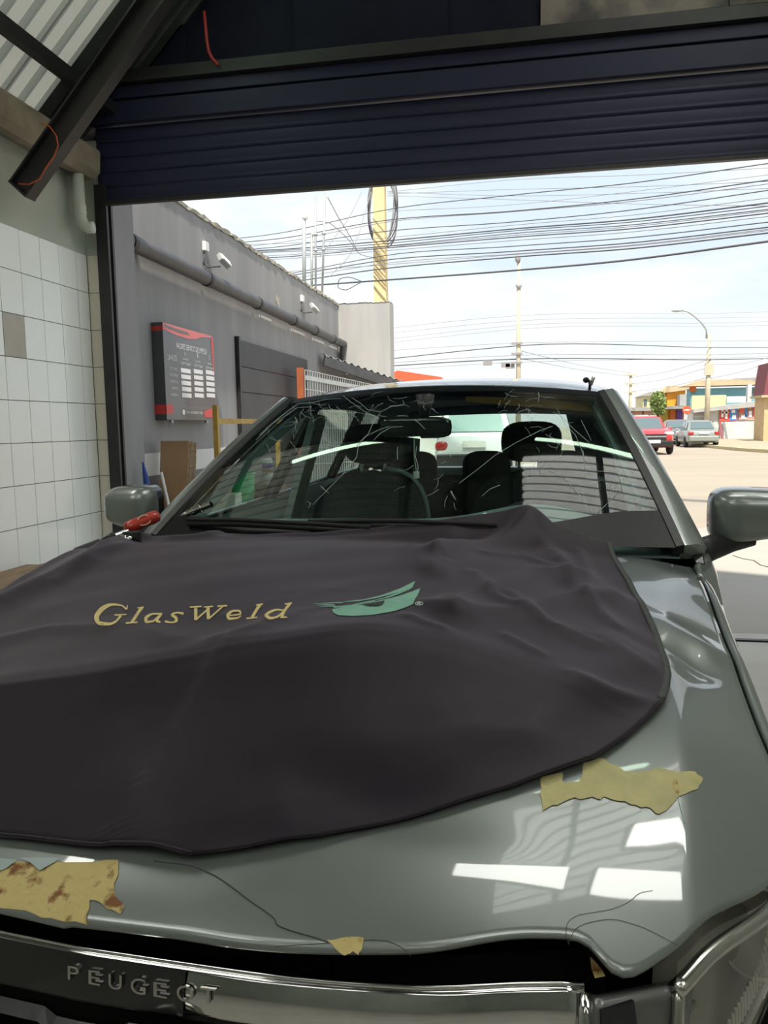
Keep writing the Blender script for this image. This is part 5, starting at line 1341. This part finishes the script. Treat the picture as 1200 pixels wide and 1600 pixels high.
LD = ('slack wire falling from the pole coil to the tall mast', 'long slack wire falling beside the yellow pole towards the grey roof', 'slack wire leaving the top of the leaning mast', 'slack wire drooping from the tall mast to the yellow pole')
for kk, keys in enumerate(([(565,300,15),(548,335,14.5),(520,375,13.5),(500,400,12.8)], [(580,300,15.5),(565,350,15),(548,395,14),(515,432,13)], [(512,308,12.2),(535,350,13),(550,375,14),(558,392,15)], [(492,345,12.2),(520,352,13),(545,375,14),(560,395,15),(585,403,15.9)])):
    cable(keys, .008, CG, LD[kk], GD)
cable([(566,440,15.8),(545,433,15.6),(530,437,15.5),(528,448,15.5),(540,453,15.5),(555,446,15.6),(566,440,15.8)], .010, CB, 'small loop of black cable hanging left of the yellow pole', None, 'cable_loop')
# ================================================================== STREET IN THE DISTANCE
mat('car_red', (0.50,0.025,0.03), .3, coat=.8)
mat('car_silver', (0.30,0.33,0.30), .35, .5, coat=.6)
mat('car_grey', (0.17,0.18,0.19), .35, .4, coat=.6)
mat('car_white', (0.72,0.74,0.74), .35, coat=.6)
mat('car_pink', (0.55,0.30,0.28), .4, coat=.5)
mat('car_glass', (0.10,0.14,0.15), .1, coat=.5)
mat('car_glass_pale', (0.26,0.38,0.36), .15, coat=.5)
mat('plate', (0.75,0.75,0.72), .5)
mat('head_lens', (0.65,0.65,0.62), .2, coat=.5)
def street_car(name, label, loc, yaw, paint, L=4.2, W=1.72, H=1.48, suv=False, glassm='car_glass', front=True):
    """car standing at loc; its front looks along local -Y (towards the garage when yaw is 0)"""
    c, s_ = math.cos(yaw), math.sin(yaw); lx_, ly_ = loc
    def TT(x, y, z): return (lx_+c*x-s_*y, ly_+s_*x+c*y, z)
    t = thing(name, label, 'car', (lx_, ly_, 0)); P = MATS[paint]; h = H
    belt_ = h*.60; hoodz = h*(.66 if suv else .60)
    hw = W/2
    # lower body: stations along the length
    st = [(0,.36*h,.50*h,.80), (.05,.20*h,hoodz*.90,.93), (.12,.17*h,hoodz*.97,.98), (.27,.16*h,hoodz*1.02,1.0), (.5,.16*h,belt_*1.04,1.0), (.8,.16*h,belt_*1.08,1.0), (.93,.18*h,belt_*(1.10 if suv else 1.04),.97), (.985,.26*h,belt_*(1.06 if suv else 1.0),.92), (1,.36*h,.50*h,.85)]
    mb = MB(); rows = []
    for f, z0, z1, w_ in st:
        y = -L/2+L*f; w2 = hw*w_
        rows.append([(-w2*.90,y,z0),(-w2*.99,y,z0+.10*(z1-z0)),(-w2,y,lerp(z0,z1,.55)),(-w2*.97,y,lerp(z0,z1,.86)),(-w2*.86,y,z1),(w2*.86,y,z1),(w2*.97,y,lerp(z0,z1,.86)),(w2,y,lerp(z0,z1,.55)),(w2*.99,y,z0+.10*(z1-z0)),(w2*.90,y,z0)])
    n = 10
    mb.add([p for r in rows for p in r], [(k*n+i, k*n+(i+1) % n, (k+1)*n+(i+1) % n, (k+1)*n+i) for k in range(len(rows)-1) for i in range(n)]+[tuple(range(n))[::-1], tuple(range((len(rows)-1)*n, len(rows)*n))])
    build('body', mb, P, t, 45, TT)
    # cabin
    if suv: cab = [(.30,belt_*1.0),(.43,h*.97),(.60,h),(.88,h*.985),(.97,belt_*1.06)]
    else: cab = [(.28,belt_*1.0),(.43,h*.97),(.55,h),(.72,h*.97),(.88,belt_*1.05)]
    rws = []
    for f, z in cab:
        y = -L/2+L*f; k = (z-belt_)/(h-belt_); w2 = hw*lerp(.90, .70, max(0, k))
        rws.append([(-hw*.90,y,belt_*.98),(-w2,y,z-.03*k),(-w2*.85,y,z),(w2*.85,y,z),(w2,y,z-.03*k),(hw*.90,y,belt_*.98)])
    n = 6
    mb = MB().add([p for r in rws for p in r], [(k*n+i, k*n+i+1, (k+1)*n+i+1, (k+1)*n+i) for k in range(len(rws)-1) for i in range(n-1)])
    build('cabin', mb, P, t, 45, TT)
    def quad(nm, pts, m): 
        return build(nm, MB().add(pts, [tuple(range(len(pts)))]), MATS[m], t, False, TT, solid=.012, offset=0)
    def on(f): 
        for (fa, za), (fb, zb2) in zip(cab[:-1], cab[1:]):
            if fa <= f <= fb: return lerp(za, zb2, (f-fa)/(fb-fa))
        return belt_
    def ww(z): return hw*lerp(.90, .70, max(0, (z-belt_)/(h-belt_)))
    def yy(f): return -L/2+L*f
    f0, f1 = cab[0][0], cab[1][0]; za, zb2 = lerp(cab[0][1], cab[1][1], .10), lerp(cab[0][1], cab[1][1], .90)
    fa, fb = lerp(f0, f1, .10), lerp(f0, f1, .90)
    quad('windscreen', [(-ww(za)*.86,yy(fa)-.02,za+.012),(ww(za)*.86,yy(fa)-.02,za+.012),(ww(zb2)*.84,yy(fb)-.02,zb2+.012),(-ww(zb2)*.84,yy(fb)-.02,zb2+.012)], glassm)
    f0, f1 = cab[-1][0], cab[-2][0]; za, zb2 = lerp(cab[-1][1], cab[-2][1], .14), lerp(cab[-1][1], cab[-2][1], .88); fa, fb = lerp(f0, f1, .14), lerp(f0, f1, .88)
    quad('rear_window', [(-ww(za)*.84,yy(fa)+.02,za+.012),(ww(za)*.84,yy(fa)+.02,za+.012),(ww(zb2)*.82,yy(fb)+.02,zb2+.012),(-ww(zb2)*.82,yy(fb)+.02,zb2+.012)], glassm)
    for s in (-1, 1):
        fr = cab[-2][0]
        for a, b in ((lerp(cab[0][0], cab[1][0], .55), .56), (.585, lerp(fr, cab[-1][0], .25))):
            zl = belt_*1.05; zh = h*.93
            ta, tb2 = max(a, cab[1][0]-.005), min(b, fr+.01)
            quad('side_window', [(s*(ww(zl)+.012),yy(a),zl),(s*(ww(zl)+.012),yy(b),zl),(s*(ww(zh)+.014),yy(tb2),zh),(s*(ww(zh)+.014),yy(ta),zh)], glassm)
        for f in (.19, .80):
            R_ = .21*h
            w_ = build('wheel', MB().lathe((s*(hw-.17), yy(f), R_), [(R_*.65,0),(R_*.95,.01),(R_,.05),(R_,.15),(R_*.92,.19),(R_*.66,.19)], (s,0,0), 20), MATS['rubber'], t, 40, TT)
            build('rim', MB().lathe((s*(hw+.005), yy(f), R_), [(R_*.66,0),(R_*.6,.008),(R_*.1,.014)], (s,0,0), 16), MATS['alloy'], w_, 40, TT)
        build('headlamp', MB().ell((s*hw*.70, -L/2+.10, hoodz*.82), (.20,.09,.085), 12, 8, .8), MATS['head_lens'], t, True, TT)
        build('tail_lamp', MB().ell((s*hw*.78, L/2-.05, belt_*.86), (.15,.07,.11), 12, 8, .7), MATS['lens_red'], t, True, TT)
        build('side_mirror', MB().ell((s*(hw+.07), yy(.33), belt_*1.08), (.09,.05,.07), 10, 8, .8), P, t, True, TT)
    build('grille', MB().box(-hw*.55, hw*.55, -L/2-.012, -L/2+.06, hoodz*.56, hoodz*.80), MATS['gloss_black'], t, False, TT)
    build('grille_bar', MB().box(-hw*.55, hw*.55, -L/2-.03, -L/2, hoodz*.68, hoodz*.73), MATS['chrome'], t, False, TT)
    build('bumper', MB().box(-hw*.86, hw*.86, -L/2-.05, -L/2+.1, .20*h, .36*h), MATS['black_plastic'] if suv else P, t, False, TT, bevel=.03)
    build('bumper', MB().box(-hw*.90, hw*.90, L/2-.12, L/2+.06, .24*h, .42*h), MATS['black_plastic'] if suv else P, t, False, TT, bevel=.03)
    build('number_plate', MB().box(-.25, .25, -L/2-.065, -L/2-.05, .30*h, .38*h), MATS['plate'], t, False, TT)
    build('number_plate', MB().box(-.25, .25, L/2+.0, L/2+.05, .50*h, .58*h), MATS['plate'], t, False, TT)
    if suv:
        for s in (-1, 1): build('roof_bar', MB().tube([(s*hw*.62, yy(.48), h+.0), (s*hw*.62, yy(.52), h+.05), (s*hw*.62, yy(.84), h+.05), (s*hw*.62, yy(.88), h)], .018, 6), MATS['black_plastic'], t, True, TT)
    return t
def gxy(px, py, z=0.0):
    p = atZ(px, py, z); return p[0], p[1]
x, y = gxy(1017, 711); street_car('parked_car', 'red sport utility car facing the garage on the street', (x, y+2.2), .06, 'car_red', 4.3, 1.80, 1.66, True)
x, y = gxy(1101, 699.5); street_car('parked_car', 'silver green hatchback parked tail on beside the pavement', (x, y+2.0), PI-.02, 'car_silver', 3.9, 1.64, 1.44)
x, y = gxy(1066, 695); street_car('parked_car', 'dark grey hatchback parked beyond the silver green one', (x, y+2.1), PI-.05, 'car_grey', 4.1, 1.70, 1.50)
x, y = gxy(1014, 694); street_car('parked_car', 'pale van with roof bars standing behind the red car', (x, y+2.2), .0, 'car_pink', 4.4, 1.8, 1.85, True)
p = atY(738, 690, 17); street_car('parked_car', 'white sport utility car seen through the rear window', (p[0], 19.2), PI+.02, 'car_white', 4.5, 1.84, 1.80, True, 'car_glass_pale')

# --- pavement with kerb
mat('kerb', (0.50,0.43,0.22), .85, col2=(0.42,0.38,0.25), scale=2)
k0, k1, k2 = gxy(1098, 698.5), gxy(1160, 705), gxy(1235, 710)
pv = bpy.data.objects.new('pavement', None); COL.objects.link(pv); struct(pv, 'raised beige pavement with kerb before the shop wall', 'pavement')
poly = [k0, k1, k2, (k2[0]+25, k2[1]-2), (k2[0]+25, 58.4), (k0[0]-.3, 58.4)]
build('paving', MB().prism(poly, lambda a, b: (a, b, -.002), lambda a, b: (a, b, .13)), MATS['pavement'], pv)
for a, b in ((k0, k1), (k1, k2)): build('kerb_stone', MB().beam((a[0], a[1], .07), (b[0], b[1], .07), .16, .15), MATS['kerb'], pv)

# --- low shop with posters
mat('shop_white', (0.62,0.62,0.60), .8, col2=(0.52,0.52,0.49), scale=1.2)
mat('shop_grey', (0.40,0.40,0.39), .7, col2=(0.34,0.34,0.33), scale=2)
mat('roof_tan', (0.55,0.43,0.27), .8, col2=(0.46,0.36,0.24), scale=2)
mat('roof_grey', (0.33,0.32,0.30), .8, col2=(0.26,0.26,0.25), scale=2)
mat('blue_render', (0.16,0.36,0.42), .8, col2=(0.20,0.40,0.45), scale=1)
mat('orange_render', (0.78,0.34,0.03), .8, col2=(0.70,0.30,0.03), scale=1)
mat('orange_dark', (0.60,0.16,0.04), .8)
mat('pale_yellow', (0.62,0.56,0.33), .8)
mat('brick_red', (0.38,0.19,0.12), .85, col2=(0.46,0.26,0.17), scale=3)
mat('brick_tan', (0.60,0.44,0.24), .85, col2=(0.50,0.35,0.20), scale=4)
mat('maroon', (0.20,0.05,0.06), .7)
mat('poster_red', (0.62,0.08,0.06), .5); mat('poster_blue', (0.06,0.22,0.55), .5); mat('poster_mix', (0.55,0.40,0.28), .5, col2=(0.30,0.12,0.14), scale=1.6)
mat('purple', (0.16,0.06,0.28), .5); mat('sign_orange', (0.75,0.10,0.04), .5)
def R(x0, y0, x1, y1, Y):
    """box limits of a photo rectangle on the plane at distance Y: left, right, low, high"""
    a, b = atY(x0, y1, Y), atY(x1, y0, Y); return a[0], b[0], a[2], b[2]
def slab(nm, rect, Y, d, m, par, z0=None, bev=0):
    l, r, lo, hi = R(*rect, Y); return build(nm, MB().box(l, r, Y, Y+d, lo if z0 is None else z0, hi), MATS[m], par, bevel=bev)
YSH = 58.5
sp = thing('corner_shop', 'low white shop with posters behind the pavement', 'building', (atY(1140,690,YSH)[0], YSH, 0))
slab('wall', (1081,638,1260,700,YSH)[:4], YSH, 2, 'shop_white', sp, 0)
l, r, lo, hi = R(1081,637,1260,645,YSH); h2 = atY(1196,621,YSH)[2]; r2 = atY(1196,621,YSH)[0]
build('roof_fascia', MB().prism([(l,lo),(r2+3,h2-.35),(r2+3,h2+.15),(l,hi)], lambda x, z: (x, YSH-.5, z), lambda x, z: (x, YSH+2, z)), MATS['shop_grey'], sp)
slab('roller_door', (1083,640,1100,664), YSH-.06, .06, 'shop_grey', sp, .13)
for k in range(6):
    l, r, lo, hi = R(1084,640,1099,664,YSH); z = lerp(.3, hi-.1, k/5); build('door_rib', MB().box(l, r, YSH-.09, YSH-.06, z-.03, z+.03), MATS['shop_white'], sp)
slab('plain_door', (1103,639,1122,668), YSH-.05, .05, 'shop_white', sp, .13)
slab('front_wall', (1125,658,1193,697), YSH-.35, .34, 'shop_white', sp, .13)
pa = slab('poster', (1124,635,1153,658), YSH-.14, .05, 'poster_red', sp)
slab('poster_panel', (1140,635,1152,657), YSH-.17, .03, 'poster_blue', pa)
for k, (x0, y0, x1, y1) in enumerate(((1127,638,1131,652),(1128,643,1138,646),(1133,640,1137,654),(1143,640,1149,645),(1144,648,1150,655))): slab('poster_print', (x0,y0,x1,y1), YSH-.19, .02, 'sign_white', pa)
pb = slab('poster', (1154,633,1193,657), YSH-.14, .05, 'poster_mix', sp)
for x0, y0, x1, y1, m in ((1156,635,1162,645,'sign_orange'),(1164,634,1168,652,'poster_blue'),(1170,634,1174,640,'yellow_steel'),(1170,642,1175,652,'sign_white'),(1177,636,1183,650,'poster_red'),(1184,634,1191,655,'shop_grey'),(1158,648,1166,655,'sign_white')): slab('poster_print', (x0,y0,x1,y1), YSH-.17, .02, m, pb)
lf = thing('leaning_board', 'thin dark boards leaning on the white shop wall', 'board', (atY(1132,690,57.6)[0], 57.6, .13))
for x0, x1 in ((1125,1129),(1131,1136)):
    a, b = atY(x0, 659, 58.05), atY(x1, 688, 57.4)
    build('board', MB().beam((b[0], 57.5, .13), (a[0], 58.05, a[2]), .16, .05, (0,1,0)), MATS['maroon'] if x0 < 1130 else MATS['pipe_grey'], lf)
# --- blue house behind the shop
YB2 = 68
bh = thing('blue_house', 'light blue house rising behind the shop', 'building', (atY(1130,690,YB2)[0], YB2, 0))
slab('wall', (1077,603,1262,690), YB2, 1.6, 'blue_render', bh, 0)
l, r, lo, hi = R(1072,593,1146,604,YB2)
build('roof', MB().prism([(l-.4,lo),(r+3,lo),(r,hi),(l+.9,hi)], lambda x, z: (x, YB2-.5, z), lambda x, z: (x, YB2+1.6, z)), MATS['roof_tan'], bh)
l, r, lo, hi = R(1143,590,1200,602,YB2+.3); build('roof', MB().prism([(l,lo),(r+4,lo),(r+4,hi+.1),(l+.3,hi)], lambda x, z: (x, YB2+.2, z), lambda x, z: (x, YB2+1.8, z)), MATS['roof_grey'], bh)
slab('gable', (1077,600,1088,612), YB2-.1, .1, 'orange_dark', bh)
slab('white_parapet', (1081,617,1135,634), YB2-2.2, .2, 'pale_yellow', bh, 0)
slab('white_sign', (1136,619,1166,629), YB2-2.4, .2, 'white_paint', bh)
slab('chimney', (1168,600,1175,624), YB2-2.6, .5, 'shop_white', bh, 0)
for x0 in (1080, 1176, 1186): slab('window', (x0,607,x0+7,615), YB2-.06, .06, 'car_glass', bh)
# --- orange house
YO = 76
oh = thing('orange_house', 'bright orange house with tan roof above the street', 'building', (atY(1055,690,YO)[0], YO, 0))
slab('wall', (1041,609,1071,690), YO, 1.5, 'orange_render', oh, 0)
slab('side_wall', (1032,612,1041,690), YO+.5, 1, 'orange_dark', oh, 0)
l, r, lo, hi = R(1034,602,1073,610,YO); build('roof', MB().prism([(l-.4,lo-.3),(l+.5,hi),(r,hi-.1),(r+.2,lo)], lambda x, z: (x, YO-.4, z), lambda x, z: (x, YO+1.5, z)), MATS['roof_tan'], oh)
slab('balcony', (1062,616,1074,634), YO-1.5, 1.4, 'shop_grey', oh)
slab('canopy', (1040,634,1079,639), YO-3, 3, 'roof_grey', oh)
for x0, x1, m in ((1047,1055,'orange_dark'),(1057,1067,'purple'),(1068,1076,'shop_white'),(1030,1044,'yellow_steel')): slab('shop_door', (x0,640,x1,668), YO-.2, .2, m, oh, 0)
# --- pale yellow house and low brick houses further off
YP = 98
ph = thing('yellow_house', 'pale yellow distant house left of the orange one', 'building', (atY(1015,690,YP)[0], YP, 0))
slab('wall', (1003,618,1030,690), YP, 6, 'pale_yellow', ph, 0)
l, r, lo, hi = R(1001,612,1033,619,YP); build('roof', MB().prism([(l,lo),(r,lo),(r-1,hi),(l+1,hi)], lambda x, z: (x, YP-.4, z), lambda x, z: (x, YP+6, z)), MATS['roof_grey'], ph)
slab('window', (1006,624,1011,634), YP-.08, .08, 'car_glass', ph); slab('window', (1018,624,1025,632), YP-.08, .08, 'car_glass', ph)
bl = thing('brick_houses', 'row of low brick houses at the end of the street', 'building', (atY(1000,690,92)[0], 92, 0))
for k, (x0, x1) in enumerate(((960,986),(987,1004),(1005,1022))): slab('wall', (x0,641+2*(k % 2),x1,690), 92, 5, 'brick_red', bl, 0)
slab('roof', (955,636,1024,643), 91.5, 6, 'roof_grey', bl)
ob = thing('orange_shop', 'orange roofed shop showing above the car roof', 'building', (atY(650,690,36)[0], 36, 0))
l, r, lo, hi = R(600,590,690,700,36); build('wall', MB().box(l, r, 36, 40, 0, hi), MATS['shop_white'], ob)
q0, q1 = atY(622,579,35.7), atY(690,590,35.7); build('fascia', MB().prism([(q0[0]-1,q0[2]-.35),(q1[0],q1[2]-.25),(q1[0],q1[2]+.02),(q0[0],q0[2])], lambda x, z: (x, 35.6, z), lambda x, z: (x, 36, z)), MATS['sign_orange'], ob)
bw_ = thing('brick_gatehouse', 'brick pillar with maroon top at the far side of the street', 'building', (atY(1200,690,50)[0], 50, 0))
slab('pillar', (1192,618,1260,700), 50, 2, 'brick_tan', bw_, 0)
l, r, lo, hi = R(1193,565,1262,620,49.8)
build('tower', MB().prism([(l,lo),(r,lo),(r,hi),(l+.25,hi)], lambda x, z: (x, 49.8, z), lambda x, z: (x, 52, z)), MATS['maroon'], bw_)
slab('cap_stone', (1190,616,1262,621), 49.6, 2.4, 'kerb', bw_)
# round red sign on a post
rs = thing('round_sign', 'small round red sign on a post by the shop', 'sign', (atY(1073,690,56)[0], 56, 0))
q = atY(1073, 640.5, 56); build('disc', MB().lathe((q[0], 56, q[2]), [(.28,0),(.28,.05)], (0,-1,0), 20), MATS['sign_orange'], rs)
build('sign_bar', MB().box(q[0]-.18, q[0]+.18, 55.93, 55.95, q[2]-.04, q[2]+.04), MATS['sign_white'], rs)
build('post', MB().tube([(q[0], 56.02, 0), (q[0], 56.02, q[2])], .05, 8), MATS['galv'], rs, True)
# street tree
mat('leaf', (0.16,0.24,0.07), .7, col2=(0.26,0.33,0.10), scale=3); mat('bark', (0.14,0.10,0.07), .9)
tc_ = atY(1028, 632, 70); tr_ = thing('street_tree', 'small leafy street tree before the orange house', 'tree', (tc_[0], 70, 0))
build('trunk', MB().tube([(tc_[0], 70, 0), (tc_[0]+.05, 70, 1.5), (tc_[0], 70, tc_[2])], [.14,.11,.05], 8), MATS['bark'], tr_, True)
for dx, dz in ((-.7,.5),(.6,.7),(.1,1.0)): build('branch', MB().tube([(tc_[0], 70, 1.9), (tc_[0]+dx*.6, 70, 2.4+dz*.5), (tc_[0]+dx, 70, 3.0+dz)], [.06,.045,.02], 6), MATS['bark'], tr_, True)
lm = MB(); rl = random.Random(5)
for _ in range(900):
    a, b = rl.uniform(0, 2*PI), math.acos(rl.uniform(-1, 1)); rr_ = rl.uniform(.55, 1.0)**.6*(1+.2*math.sin(3*a)*math.sin(2*b))
    c = np.array((tc_[0]+.66*rr_*math.sin(b)*math.cos(a), 70+.66*rr_*math.sin(b)*math.sin(a), tc_[2]+.1+1.0*rr_*math.cos(b)))
    d1 = np.array([rl.uniform(-1, 1) for _ in range(3)]); d1 /= np.linalg.norm(d1); d2 = np.cross(d1, [rl.uniform(-1,1) for _ in range(3)]); d2 /= np.linalg.norm(d2)
    lm.add([c-d1*.16, c+d2*.07, c+d1*.16, c-d2*.07], [(0,1,2,3)])
build('foliage', lm, MATS['leaf'], tr_, kind='stuff')
